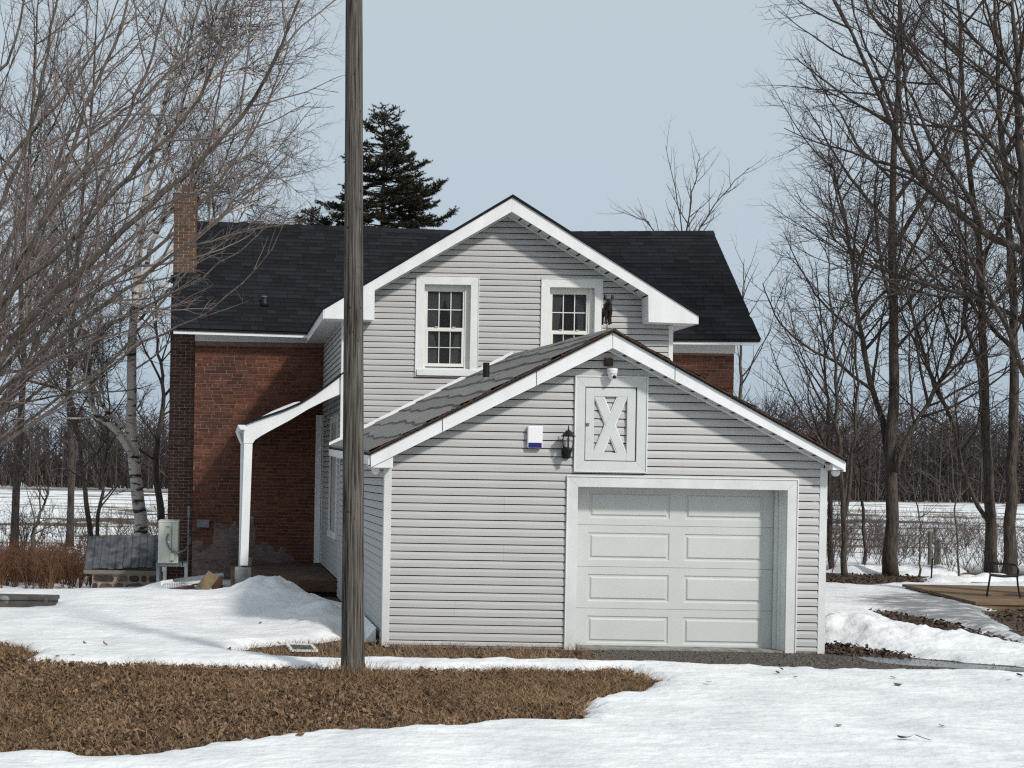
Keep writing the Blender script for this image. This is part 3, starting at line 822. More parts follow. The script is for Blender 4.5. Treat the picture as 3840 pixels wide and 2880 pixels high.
def make_window(o, i, curtain):
    yj = YW + .10
    m = M()
    casing(m, o, i, YW - .03, YW - .001)
    win = m.build('window', MT['trim'], wing, .003)
    m = M(); e = .012
    m.box(o[0] - e, o[0], YW - .04, YW, o[2] - e, o[3] + e); m.box(o[1], o[1] + e, YW - .04, YW, o[2] - e, o[3] + e); m.box(o[0], o[1], YW - .0398, YW, o[3], o[3] + e); m.box(o[0], o[1], YW - .0398, YW, o[2] - e, o[2])
    m.build('casing_bead', MT['trim'], win, .002)
    m = M()
    m.box(i[0] - .02, i[0], YW - .0005, yj + .04, i[2], i[3] + .02); m.box(i[1], i[1] + .02, YW - .0005, yj + .04, i[2], i[3] + .02); m.box(i[0], i[1], YW - .0005, yj + .04, i[3], i[3] + .02)
    m.build('jamb', MT['sash'], win)
    m = M()
    m.add([(o[0] + .02, YW - .055, i[2] - .045), (o[1] - .02, YW - .055, i[2] - .045), (o[1] - .02, YW - .055, i[2] - .012), (o[0] + .02, YW - .055, i[2] - .012),
           (o[0] + .02, yj + .04, i[2] - .045), (o[1] - .02, yj + .04, i[2] - .045), (o[1] - .02, yj + .04, i[2] + .04), (o[0] + .02, yj + .04, i[2] + .04)],
          [(0, 1, 2, 3), (7, 6, 5, 4), (3, 2, 6, 7), (0, 4, 5, 1), (0, 3, 7, 4), (1, 5, 6, 2)])
    m.box(o[0] + .018, o[1] - .018, YW - .068, YW - .0552, o[2] + .012, i[2] - .012)
    m.build('sill', MT['trim'], win, .003)
    f = .035
    zs0, zs1 = i[2] + .05, i[3] - .075
    xs0, xs1 = i[0] + .045, i[1] - .085
    m = M(); m.box(i[0], xs0, yj - .015, yj + .03, i[2], i[3]); m.box(xs1, i[1], yj - .03, yj + .03, i[2], i[3]); m.box(xs0, xs1, yj - .015, yj + .03, zs1, i[3])
    m.build('frame', MT['sash'], win, .003)
    zm = lerp(zs0, zs1, .485)
    for nm, a, b, yy, ff in (('lower_sash', zs0, zm + .01, yj + .012, .045), ('upper_sash', zm - .02, zs1, yj + .028, .03)):
        yy0 = yy - .03 if nm == 'lower_sash' else yy - .02
        if nm == 'upper_sash': yy0 = yj - .012
        m = M()
        m.box(xs0, xs0 + ff, yy0, yy + .02, a, b); m.box(xs1 - ff, xs1, yy0, yy + .02, a, b)
        m.box(xs0 + ff, xs1 - ff, yy0, yy + .02, a, a + (.055 if nm == 'lower_sash' else .05)); m.box(xs0 + ff, xs1 - ff, yy0, yy + .02, b - (.03 if nm == 'upper_sash' else .045), b)
        sash = m.build('sash', MT['sash'], win, .002)
        ga, gb = a + (.055 if nm == 'lower_sash' else .05), b - (.03 if nm == 'upper_sash' else .045)
        gx0, gx1 = xs0 + ff, xs1 - ff
        gyy = yy + .004
        mw = .016 if nm == 'upper_sash' else .012
        m = M()
        for k in (1, 2):
            x = lerp(gx0, gx1, k / 3); m.box(x - mw / 2, x + mw / 2, gyy - .012, gyy - .001, ga, gb)
        z = lerp(ga, gb, .5); m.box(gx0, gx1, gyy - .0115, gyy - .0012, z - mw / 2, z + mw / 2)
        m.build('muntins', MT['sash'], win)
        for cxi in range(3):
            for rzi in range(2):
                m = M()
                tl = RNG.uniform(-.0012, .0012)
                px0, px1 = lerp(gx0, gx1, cxi / 3) + .001, lerp(gx0, gx1, (cxi + 1) / 3) - .001
                pz0_, pz1_ = lerp(ga, gb, rzi / 2) + .001, lerp(ga, gb, (rzi + 1) / 2) - .001
                m.box(px0, px1, gyy, gyy + .004, pz0_, pz1_)
                m.build('pane', MT['glass'] if nm == 'upper_sash' else MT['glassl'], win)
    m = M()
    for x in (lerp(xs0, xs1, .28), lerp(xs0, xs1, .72)):
        m.box(x - .03, x + .03, yj - .03, yj - .0185, zm + .032, zm + .044)
    m.build('sash_lock', MT['sash'], win)
    # curtains drawn aside behind the glass
    for sg in (-1, 1):
        m = M(); n = 14; vs, fs = [], []
        for a in range(n + 1):
            t = a / n
            wd = (xs1 - xs0) * ((.16 + .42 * (1 - t) ** 1.6 if curtain == 0 else .10 + .25 * (1 - t)) if t < .55 else (.20 + .5 * (t - .55) if curtain == 0 else .14))
            xe = xs0 if sg < 0 else xs1
            for b in range(6):
                u = b / 5
                vs.append((xe - sg * wd * u, YW + .1395 + .004 * math.sin(u * 14 + t * 3), lerp(zs1, zs0, t)))
        for a in range(n):
            for b in range(5):
                fs.append((a * 6 + b, a * 6 + b + 1, a * 6 + b + 7, a * 6 + b + 6))
        m.add(vs, fs); m.build('curtain', MT['curtain'], win, fixn=False)
    return win
for k, (o, i) in enumerate(wins):
    make_window(o, i, k)

# ------------------------------------------------------------------ brick house
HXL, HXR = -0.547, 10.50
house = thing('brick_farmhouse', 'old red brick farmhouse with dark shingle roof behind the grey wing', 'house', ((HXL + HXR) / 2, YH + 2.4, 0))
ev = [W(640, 1228, YE), W(1170, 1245, YE), W(2514, 1270, YE), W(2853, 1272, YE)]
rg = [W(739, 832, YR), W(1700, 866, YR), W(2138, 870, YR), W(2671, 868, YR)]
RX0, RX1 = -1.02, (W(2853, 1271, YE)[0] + W(2671, 868, YR)[0]) / 2
def z_eave(x): return float(np.interp(x, [p[0] for p in ev], [p[1] for p in ev]))
def z_ridge(x): return float(np.interp(x, [p[0] for p in rg], [p[1] for p in rg]))
def S_main(x, v):
    return Vector((x, lerp(YE, YR, v), lerp(z_eave(x), z_ridge(x), v)))
fz_l = W(900, 1282, YH)[1]; fz_r = W(2600, 1324, YH)[1]
wb = M()
wb.box(HXL, HXR, YH, YH + .25, -.8, fz_l + .35)
wb.box(HXL, HXL + .25, YH + .251, 33.3, -.5, fz_l + .35); wb.box(HXR - .25, HXR, YH + .251, 33.3, -.5, fz_l + .35); wb.box(HXL, HXR, 33.301, 33.5, -.5, fz_l + .35)
zt_ = fz_l + .3505
for xa in (HXL, HXR - .25):
    wb.prismx([(YH + .05, zt_), (33.4, zt_), (YR, z_ridge(xa) - .2)], xa, xa + .25)
hwall = wb.build('wall', MT['mortar'], house)

COURSE, BL, BJ = 0.0705, 0.222, 0.0145
bricks = []      # (x0,x1,z0,z1,y,rnd,kind)
rb_ = random.Random(21)
def lay(x0, x1, z0, z1, y, ragged=True):
    out = []
    k = 0
    z = z0
    while z + COURSE * .9 < z1:
        hd = (k % 6 == 3)
        L = BL if not hd else BL / 2 + .003
        x = x0 - (L * rb_.choice((0, .25, .5)) if not hd else L * .5) - rb_.uniform(0, .03)
        while x < x1:
            a, b = max(x, x0), min(x + L - BJ, x1)
            if b - a > .03:
                j = rb_.uniform(-.002, .002)
                out.append((a + rb_.uniform(-.002, .002), b + rb_.uniform(-.002, .002), z + j, z + COURSE - BJ + j, y + rb_.uniform(-.004, .003), rb_.random()))
            x += L * (1 + rb_.uniform(-.02, .02))
        z += COURSE; k += 1
    return out
left_b = lay(HXL, VXL - .02, .30, fz_l - .02, YH)
right_b = lay(VXR + .02, HXR, 2.6, fz_r - .02, YH)
def add_brick(m, b):
    m.box(b[0], b[1], b[4] - .008, b[4] + .03, b[2], b[3], b[5])
left_b.sort(key=lambda b: -(b[3] + (0.8 if b[1] < 1.2 else 0) + (b[1] - b[0])))
vis = left_b[:230] ; rest = left_b[230:]
right_s = sorted(right_b, key=lambda b: -(b[1] - b[0]) - (0.3 if b[2] > 3.7 else 0))
vis2 = right_s[:70]; rest += right_s[70:]
for b in vis + vis2:
    m = M(); add_brick(m, b); m.build('brick', MT['brick'], hwall, attr=True, fixn=False)
m = M()
for b in rest: add_brick(m, b)
tag(m.build('brickwork', MT['brick'], hwall, attr=True, fixn=False), kind='stuff')
# chimney: stands outside the left gable, passes through the roof overhang
chy = 29.45
cx0, cx1 = W(651, 900, chy)[0], W(737, 900, chy)[0]
cz1 = W(690, 722, chy)[1]
m = M(); m.box(cx0 + .01, cx1 - .01, chy + .01, chy + .60, -.7, cz1); chim = m.build('chimney', MT['mortarl'], house)
zr = W(690, 1036, chy)[1]
def lay4(x0, x1, y0, y1, z0, z1):
    out = []; k = 0; z = z0
    while z + COURSE * .9 < z1:
        o = BL * .5 * (k % 2)
        for (p0, p1, side) in ((x0, x1, 'f'), (y0, y1, 'l'), (y0, y1, 'r')):
            x = p0 - o
            while x < p1:
                a, b = max(x, p0), min(x + BL - BJ, p1)
                if b - a > .03:
                    r = rb_.random(); j = rb_.uniform(-.003, .002); z2 = z + COURSE - BJ
                    if side == 'f': out.append((a, b, y0 + j, y0 + .03, z, z2, r))
                    elif side == 'l': out.append((x0 + j, x0 + .03, max(a, y0 + .031), b, z, z2, r))
                    else: out.append((x1 - .03, x1 - j, max(a, y0 + .031), b, z, z2, r))
                x += BL
        z += COURSE; k += 1
    return out
m = M()
for b in lay4(cx0, cx1, chy, chy + .61, zr - .3, cz1 - .10): m.box(*b)
tag(m.build('upper_brickwork', MT['brickb'], chim, attr=True, fixn=False), kind='stuff')
m = M()
for b in lay4(W(632, 1700, chy)[0], HXL + .05, chy, chy + .61, -.65, zr - .30): m.box(*b)
tag(m.build('lower_brickwork', MT['brickd'], chim, attr=True, fixn=False), kind='stuff')
m = M(); m.box(W(632, 1700, chy)[0] + .008, HXL + .06, chy + .01, chy + .61, -.7, zr - .4); m.build('lower_core', MT['mortar'], chim)
m = M(); m.box(cx0 - .03, cx1 + .04, chy - .03, chy + .64, cz1 - .085, cz1 - .012); m.build('chimney_cap', MT['brickd'], chim, .006, attr=True)
m = M(); m.box(cx0 - .01, cx1 + .02, chy - .01, chy + .62, cz1 - .0115, cz1 + .015); m.build('cap_mortar', MT['concrete'], chim, .006)
m = M(); m.box(cx0 + .16, cx1 - .1, chy + .12, chy + .36, cz1 + .0155, cz1 + .17); m.build('flue', MT['brickb'], chim, .008, attr=True)
m = M(); m.box(cx0 - .05, cx1 + .015, chy - .06, chy + .3, zr - .12, zr + .02); m.build('chimney_flashing', MT['roofdark'], chim)
# main roof
m = M()
xs = np.linspace(RX0, RX1, 24)
vs, fs = [], []
for x in xs:
    for v in (0, .5, 1):
        p = S_main(x, v); vs.append(p - Vector((0, 0, .012)))
    pb = S_main(x, 1); vs.append(Vector((x, 34.0, z_eave(x) - .1)))
    vs.append(Vector((x, 34.0, z_eave(x) - .2))); vs.append(S_main(x, 1) - Vector((0, 0, .12))); vs.append(S_main(x, 0) - Vector((0, 0, .06)))
for i in range(len(xs) - 1):
    for j in range(7):
        fs.append((i * 7 + j, i * 7 + (j + 1) % 7, (i + 1) * 7 + (j + 1) % 7, (i + 1) * 7 + j))
fs.append(tuple(range(7))); fs.append(tuple(range(len(xs) * 7 - 1, len(xs) * 7 - 8, -1)))
m.add(vs, fs); mroof = m.build('roof', MT['roofdark'], house)
def z_wing_top(x):
    if x < wL_t[0] - .04 or x > wR_t[0] + .04: return -9
    return lerp(wA_t[1], wL_t[1], (wA_t[0] - x) / (wA_t[0] - wL_t[0])) if x < wA_t[0] else lerp(wA_t[1], wR_t[1], (x - wA_t[0]) / (wR_t[0] - wA_t[0]))
NR = 28
sh = []
for r in range(NR):
    v0, v1 = r / NR, min((r + 1.25) / NR, 1.0)
    x = RX0 - rb_.uniform(0, .3)
    while x < RX1:
        w_ = rb_.choice((.16, .2, .3, .3, .36, .42))
        a, b = max(x, RX0 - .01), min(x + w_ - .006, RX1 + .01)
        x += w_
        if b - a < .04: continue
        mid = S_main((a + b) / 2, v0)
        if mid.z < z_wing_top((a + b) / 2) - .18: continue
        if cx0 + .02 < (a + b) / 2 < cx1 - .03 and mid.y > chy + .03 and mid.y < chy + .6: continue
        sh.append((a, b, v0, v1, rb_.random(), r))
def add_shingle(m, s):
    a, b, v0, v1, rn, r = s
    lf = .010 + .005 * rn
    dv = (rn - .5) * .003
    p = [S_main(a, v0 + (dv if r else -.004)), S_main(b, v0 + (dv if r else -.004)), S_main(b, v1), S_main(a, v1)]
    up = Vector((0, -.7, .7))
    m.add([p[0] + up * lf, p[1] + up * lf, p[2] + up * .003, p[3] + up * .003, p[0], p[1], p[2] - up * .002, p[3] - up * .002],
          [(0, 1, 2, 3), (4, 5, 1, 0), (5, 6, 2, 1), (7, 4, 0, 3)], rn)
sh.sort(key=lambda s: -(s[1] - s[0]) * 1.0 + s[2] * .25)
for s in sh[:300]:
    m = M(); add_shingle(m, s); m.build('shingle', MT['shingle'], mroof, attr=True, fixn=False)
m = M()
for s in sh[300:]: add_shingle(m, s)
tag(m.build('shingles', MT['shingle'], mroof, attr=True, fixn=False), kind='stuff')
m = M()
xx = RX0
while xx < RX1 - .05:
    x2 = min(xx + .3, RX1)
    a, b = S_main(xx, 1) + Vector((0, 0, .016)), S_main(x2 + .02, 1) + Vector((0, 0, .022))
    f = Vector((0, -.14, -.13)); g = Vector((0, .14, -.13))
    m.add([a + f, b + f, b, a, b + g, a + g], [(0, 1, 2, 3), (3, 2, 4, 5)], rb_.random())
    xx = x2
m.build('ridge_cap', MT['shingle'], mroof, attr=True, fixn=False)
# eaves, gutter line, frieze boards
for xa, xb, mt in ((RX0 + .03, VXL - .35, MT['fascia']), (VXR + .02, RX1 - .02, MT['fascia'])):
    m = M()
    za, zb = z_eave(xa), z_eave(xb)
    m.add([(xa, YE + .02, za - .12), (xb, YE + .02, zb - .12), (xb, YE + .02, zb - .022), (xa, YE + .02, za - .022), (xa, YE + .05, za - .12), (xb, YE + .05, zb - .12), (xb, YE + .05, zb - .022), (xa, YE + .05, za - .022)],
          [(0, 1, 2, 3), (7, 6, 5, 4), (3, 2, 6, 7), (0, 4, 5, 1), (0, 3, 7, 4), (1, 5, 6, 2)])
    m.build('eave_fascia', mt, house, .003)
    m = M()
    m.add([(xa, YE + .051, za - .115), (xb, YE + .051, zb - .115), (xb, YH + .02, zb - .09), (xa, YH + .02, za - .09), (xa, YE + .051, za - .10), (xb, YE + .051, zb - .10), (xb, YH + .02, zb - .075), (xa, YH + .02, za - .075)],
          [(0, 1, 2, 3), (7, 6, 5, 4), (0, 4, 5, 1), (2, 6, 7, 3)])
    m.build('eave_soffit', MT['soffit'], house)
fl_t = W(900, 1256, YH)[1]; fr_t = W(2600, 1288, YH)[1]
m = M(); m.box(HXL - .01, VXL - .015, YH - .045, YH - .002, fz_l, fl_t + .05); m.build('frieze_board', MT['soffit'], house, .004)
m = M(); m.box(VXR + .02, HXR + .01, YH - .045, YH - .002, fz_r, fr_t + .06); m.build('frieze_board', MT['soffit'], house, .004)
m = M()      # short soffit strip under the right rake
m.prismx([(YE + .03, z_eave(RX1) - .11), (YE + .03, z_eave(RX1) - .09), (YR, z_ridge(RX1) - .14), (YR, z_ridge(RX1) - .16)], HXR + .012, RX1 - .01); m.build('rake_soffit', MT['soffit'], house)
# roof vent pipe
best = min((abs(_z - 0) , v) for v in [i / 200 for i in range(200)] for _z in [(_uw(991, 1140)[1]) - (CAMZ - S_main(W(991, 1140, lerp(YE, YR, v))[0], v).z) * F_PX / lerp(YE, YR, v)])
vv = best[1]; vx = W(991, 1140, lerp(YE, YR, vv))[0]; vp = S_main(vx, vv)
m = M(); m.lathe(vp - Vector((0, 0, .05)), [(.11, 0), (.075, .09), (.055, .13), (.055, .19)], 14); rv = m.build('roof_vent', MT['black'], house, smooth_=True)
m = M(); m.lathe(vp + Vector((0, 0, .141)), [(.06, 0), (.065, .02), (.03, .03)], 14); m.build('vent_collar', MT['greymetal'], rv)
# worn parging on the foot of the brick wall
def patch(name, x0, x1, z0, z1, y, material, parent, fn, thick=.014, n=44):
    xs = np.linspace(x0, x1, n); zs = np.linspace(z0, z1, n)
    X, Z = np.meshgrid(xs, zs, indexing='ij')
    msk = fn(X, Z) + fbm(X * 5 + 3, Z * 5 + 8) * .9
    Y = y - np.clip(msk * .09, -.012, thick) - fbm(X * 9, Z * 22) * .006
    idx = np.arange(n * n).reshape(n, n)
    q = np.stack([idx[:-1, :-1], idx[1:, :-1], idx[1:, 1:], idx[:-1, 1:]], -1).reshape(-1, 4)
    keep = (msk.ravel()[q].max(1) > -.1)
    return np_mesh(name, np.stack([X, Y, Z], -1).reshape(-1, 3), q[keep], material, parent)
patch('parging', HXL, .75, .0, 1.15, YH - .004, MT['parge'], hwall, lambda X, Z: (np.where(X < -.1, .55, 1.0) - Z) * 2.0 + .25)
patch('parging', .6, 2.0, .25, 1.0, YH - .004, MT['parge'], hwall, lambda X, Z: (.85 - (X - .55) * .45 - Z) * 2.5)
m = M(); bx = W(936, 1965, YH - .03); 
patch('paint_remnant', W(905, 1960, YH)[0], W(950, 1960, YH)[0], W(920, 1995, YH)[1], W(920, 1935, YH)[1], YH - .006, MT['concrete'], hwall, lambda X, Z: 0 * X + .25, .006, 16)

# ------------------------------------------------------------------ porch
porch = thing('side_porch', 'small side porch with white post, curved white fascia and dark shingle roof', 'porch', (1.2, 26.2, 0))
py0 = YW + .02
def pz(zx, zy, y=py0): return W(860 + zx * .494, 1380 + zy * .494, y)
top = [pz(*p) for p in ((86, 424), (130, 410), (250, 368), (400, 318), (540, 258), (650, 190), (750, 118), (868, 28))]
bot = [pz(*p) for p in ((178, 572), (196, 546), (240, 516), (300, 482), (450, 402), (600, 312), (720, 252), (866, 188))]
outer = [pz(*p) for p in ((110, 450), (108, 572))]
m = M(); m.prism([(p[0], p[1] - .04) for p in top[1:]] + bot[::-1] + outer[::-1], py0, py0 + .06); pfas = m.build('arched_fascia', MT['fascia'], porch, .004)
m = M()
n = len(top)
vs = [(p[0], py0 - .05, p[1] - .0) for p in top] + [(p[0], YH - .01, p[1] - .0) for p in top] + [(p[0], py0 - .05, p[1] - .032) for p in top] + [(p[0], YH - .01, p[1] - .032) for p in top]
fs = []
for i in range(n - 1):
    fs += [(i, i + 1, n + i + 1, n + i), (2 * n + i + 1, 2 * n + i, 3 * n + i, 3 * n + i + 1), (i, 2 * n + i, 2 * n + i + 1, i + 1)]
fs += [(0, n, 3 * n, 2 * n), (n - 1, 3 * n - 1, 4 * n - 1, 2 * n - 1)]
m.add(vs, fs); m.build('roof', MT['roofdark'], porch)
# snow left on the porch roof
n1 = [pz(*p) for p in ((248, 366), (330, 322), (420, 284), (500, 254), (540, 248), (548, 262))]
m = M()
lo = [(x, float(np.interp(x, [p[0] for p in top], [p[1] for p in top]))) for x, z in n1]
for i in range(len(n1) - 1):
    a, b = n1[i], n1[i + 1]; la, lb = lo[i], lo[i + 1]
    m.add([(la[0], py0 + .02, la[1] + .002), (lb[0], py0 + .02, lb[1] + .002), (b[0], py0 + .3, max(b[1], lb[1] + .004)), (a[0], py0 + .3, max(a[1], la[1] + .004)), (a[0], py0 + 2.2, la[1] + .05), (b[0], py0 + 2.2, lb[1] + .05)],
          [(0, 1, 2, 3), (3, 2, 5, 4)])
tag(m.build('roof_snow', MT['snow'], None, fixn=False), 'thin strip of snow lying on the dark porch roof', 'snow')
# post, block, gutter end, downspout
pt0, pt1 = pz(112, 574), pz(176, 574); pb0, pb1 = pz(82, 1500), pz(142, 1500)
m = M()
m.add([(pb0[0], py0, pb0[1]), (pb1[0], py0, pb1[1]), (pb1[0], py0 + .14, pb1[1]), (pb0[0], py0 + .14, pb0[1]), (pt0[0], py0, pt0[1]), (pt1[0], py0, pt1[1]), (pt1[0], py0 + .14, pt1[1]), (pt0[0], py0 + .14, pt0[1])],
      [(0, 3, 2, 1), (4, 5, 6, 7), (0, 1, 5, 4), (1, 2, 6, 5), (2, 3, 7, 6), (3, 0, 4, 7)])
m.build('post', MT['fascia'], porch, .005)
b0_, b1_ = pz(42, 1512), pz(165, 1618)
m = M(); m.box(b0_[0], b1_[0], py0 - .06, py0 + .22, b1_[1] - .12, b0_[1]); m.build('post_block', MT['concrete'], porch, .015)
m = M(); q0, q1 = pz(146, 1448), pz(170, 1510); m.box(q0[0], q1[0], py0 + .15, py0 + .3, q1[1], q0[1]); m.build('spacer', MT['concrete'], porch, .004)
g0, g1 = pz(64, 432), pz(122, 470)
m = M(); m.prism([(g0[0], g0[1]), (g1[0], g0[1]), (g1[0], g1[1]), (g0[0] + .05, g1[1]), (g0[0] + .02, (g0[1] + g1[1]) / 2)], py0 - .06, YH - .1); m.build('gutter', MT['fascia'], porch, .003)
ds0, ds1 = pz(88, 480), pz(88, 1440)
m = M(); m.box(ds1[0] - .035, ds1[0] + .03, py0 + .16, py0 + .23, .3, ds0[1]); m.tube([(ds0[0] - .06, py0 + .1, ds0[1]), (ds0[0] - .02, py0 + .15, ds0[1] - .1), (ds1[0], py0 + .2, ds0[1] - .22)], .035, 8)
m.build('downspout', MT['trim'], porch, .004)
m = M(); m.box(b0_[0] - .05, VXL - .022, py0 - .0, YH - .02, .08, .31); m.build('floor_slab', MT['concred'], porch, .02)
m = M(); m.box(b0_[0] + .0, VXL - .03, py0 + .25, YH - .05, -.3, .0795); m.build('footing', MT['concdark'], porch)
# ================================================================== GROUND, SNOW, LEAVES
def zg(x, y):
    x = np.asarray(x, float); y = np.asarray(y, float)
    z = -1.1 * smooth(36, 95, y)
    z = z - 0.30 * smooth(22.6, 25.6, y) * (1 - smooth(-.5, .7, x))
    z = z - 0.22 * smooth(26.5, 30.5, y) * (1 - smooth(-3.6, -1.3, x))
    z = z - 0.10 * smooth(28, 33, y) * smooth(8, 12, x)
    return z

def ground_mat():
    m = mat('ground_cover', (0.062, 0.042, 0.029), 0.95, 0.45, 9, bump=0.8, bscale=22, col2=(0.12, 0.085, 0.055), c2scale=5)
    n, l = m.node_tree.nodes, m.node_tree.links
    b = n['Principled BSDF']; src = b.inputs['Base Color'].links[0].from_socket
    geo = n.new('ShaderNodeNewGeometry')
    sep = n.new('ShaderNodeSeparateXYZ'); l.new(geo.outputs['Position'], sep.inputs[0])
    # the far fields: bands of snow left between strips of yellow and brown stubble
    mp = n.new('ShaderNodeMapping'); mp.inputs['Scale'].default_value = (0.06, 0.085, 0)
    l.new(geo.outputs['Position'], mp.inputs[0])
    t = n.new('ShaderNodeTexNoise'); t.inputs['Scale'].default_value = 1.0; t.inputs['Detail'].default_value = 7; t.inputs['Roughness'].default_value = 0.68; t.inputs['Distortion'].default_value = 0.6
    l.new(mp.outputs[0], t.inputs['Vector'])
    r = n.new('ShaderNodeMapRange'); r.inputs[1].default_value = 0.44; r.inputs[2].default_value = 0.475; l.new(t.outputs['Fac'], r.inputs[0])
    t2 = n.new('ShaderNodeTexNoise'); t2.inputs['Scale'].default_value = 0.05; t2.inputs['Detail'].default_value = 4; l.new(geo.outputs['Position'], t2.inputs['Vector'])
    st = n.new('ShaderNodeValToRGB')
    st.color_ramp.elements[0].position = .4; st.color_ramp.elements[0].color = (0.075, 0.052, 0.038, 1)
    st.color_ramp.elements[1].position = .6; st.color_ramp.elements[1].color = (0.20, 0.15, 0.08, 1)
    l.new(t2.outputs['Fac'], st.inputs[0])
    fx = n.new('ShaderNodeMix'); fx.data_type = 'RGBA'; fx.inputs[7].default_value = (0.76, 0.78, 0.80, 1)
    l.new(r.outputs[0], fx.inputs[0]); l.new(st.outputs[0], fx.inputs[6])
    fy = n.new('ShaderNodeMapRange'); fy.inputs[1].default_value = 35; fy.inputs[2].default_value = 40; l.new(sep.outputs['Y'], fy.inputs[0])
    mx = n.new('ShaderNodeMix'); mx.data_type = 'RGBA'
    l.new(fy.outputs[0], mx.inputs[0]); l.new(src, mx.inputs[6]); l.new(fx.outputs[2], mx.inputs[7]); l.new(mx.outputs[2], b.inputs['Base Color'])
    return m
gx = np.concatenate([[-2500, -900, -400, -200, -110, -60, -38], np.arange(-25, 26.1, .4), [32, 40, 60, 90, 140, 220, 400, 900, 2500]])
gyv = np.concatenate([[-300, -80, -25, -8], np.arange(0, 44.1, .4), [48, 54, 60, 68, 78, 90, 110, 140, 180, 240, 320, 450, 800, 1500, 2800]])
GX, GY = np.meshgrid(gx, gyv, indexing='ij')
gi = np.arange(GX.size).reshape(GX.shape)
gq = np.stack([gi[:-1, :-1], gi[1:, :-1], gi[1:, 1:], gi[:-1, 1:]], -1).reshape(-1, 4)
tag(np_mesh('ground', np.stack([GX, GY, zg(GX, GY)], -1).reshape(-1, 3), gq, ground_mat(), smooth_=True, origin=(0, 0, 0)), kind='structure')

def gp(pts):                       # outline points read on the 2212-wide view -> metres on the ground
    return [G(*D(q[0], q[1]), q[2] if len(q) > 2 else 0.0) for q in pts]
leaf_poly = gp([(-90, 1392), (0, 1395), (45, 1402), (75, 1418), (62, 1431), (130, 1437), (300, 1441), (500, 1446), (740, 1452), (900, 1455), (1080, 1453), (1200, 1453), (1330, 1454), (1385, 1464), (1412, 1477),
                (1380, 1487, .07), (1310, 1491, .08), (1265, 1508, .08), (1247, 1545, .08), (1160, 1547, .08), (1085, 1549, .08), (1000, 1557, .08), (900, 1561, .08), (800, 1566, .08), (680, 1573, .08), (570, 1580, .08), (520, 1590, .08), (450, 1597, .08), (400, 1607, .08), (330, 1619, .08), (200, 1620, .08), (90, 1617, .08), (-90, 1620, .08)])
strip_poly = gp([(498, 1411), (560, 1399), (650, 1392), (720, 1388), (760, 1370), (800, 1330), (870, 1330), (1000, 1330), (1770, 1340), (1783, 1394), (1834, 1413), (1915, 1416), (2000, 1424), (2100, 1433), (2230, 1443), (2330, 1450),
                 (2330, 1456, .07), (2212, 1451, .07), (1900, 1443, .07), (1670, 1437, .07), (1400, 1430, .06), (1250, 1427, .05), (1000, 1423, .05), (800, 1422, .05), (680, 1423, .05), (570, 1418, .03)])
rut_poly = gp([(1890, 1322), (1950, 1329), (2030, 1343), (2130, 1370), (2230, 1396), (2300, 1410), (2300, 1424), (2200, 1408), (2120, 1388), (2000, 1359), (1930, 1343)])
mulch_poly = gp([(2125, 1323), (2180, 1317), (2330, 1314), (2330, 1392), (2240, 1384), (2190, 1372), (2170, 1352)])
litter_poly = gp([(1770, 1234), (1900, 1231), (2000, 1240), (2030, 1249), (1960, 1260), (1900, 1267), (1860, 1270), (1770, 1262)])
soil_poly = gp([(1778, 1388), (1815, 1386), (1850, 1398), (1900, 1408), (1960, 1418), (1940, 1424), (1860, 1418), (1790, 1412)])
wall_poly = [(1.55, 23.2), (2.6, 21.2), (2.3, 19.5), (1.75, 18.6), (2.2, 17.4), (8, 17.4), (8, 29), (2, 29), (0.4, 29), (0.2, 24.6), (0.6, 23.9)]
def sdf(poly, X, Y):
    P = np.array(poly); Q = np.roll(P, -1, 0)
    d = np.full(X.shape, 1e9); ins = np.zeros(X.shape, bool)
    for (x0, y0), (x1, y1) in zip(P, Q):
        ex, ey = x1 - x0, y1 - y0
        t = np.clip(((X - x0) * ex + (Y - y0) * ey) / (ex * ex + ey * ey + 1e-12), 0, 1)
        d = np.minimum(d, np.hypot(X - x0 - t * ex, Y - y0 - t * ey))
        c = ((y0 > Y) != (y1 > Y)) & (X < (x1 - x0) * (Y - y0) / (y1 - y0 + 1e-12) + x0)
        ins ^= c
    return np.where(ins, d, -d)
bank_line = [(7.3, 19.6, .30), (8.2, 19.3, .28), (8.9, 18.8, .22), (9.5, 18.2, .15), (10.3, 17.7, .09), (11.5, 17.3, .05), (13.5, 16.9, .03)]
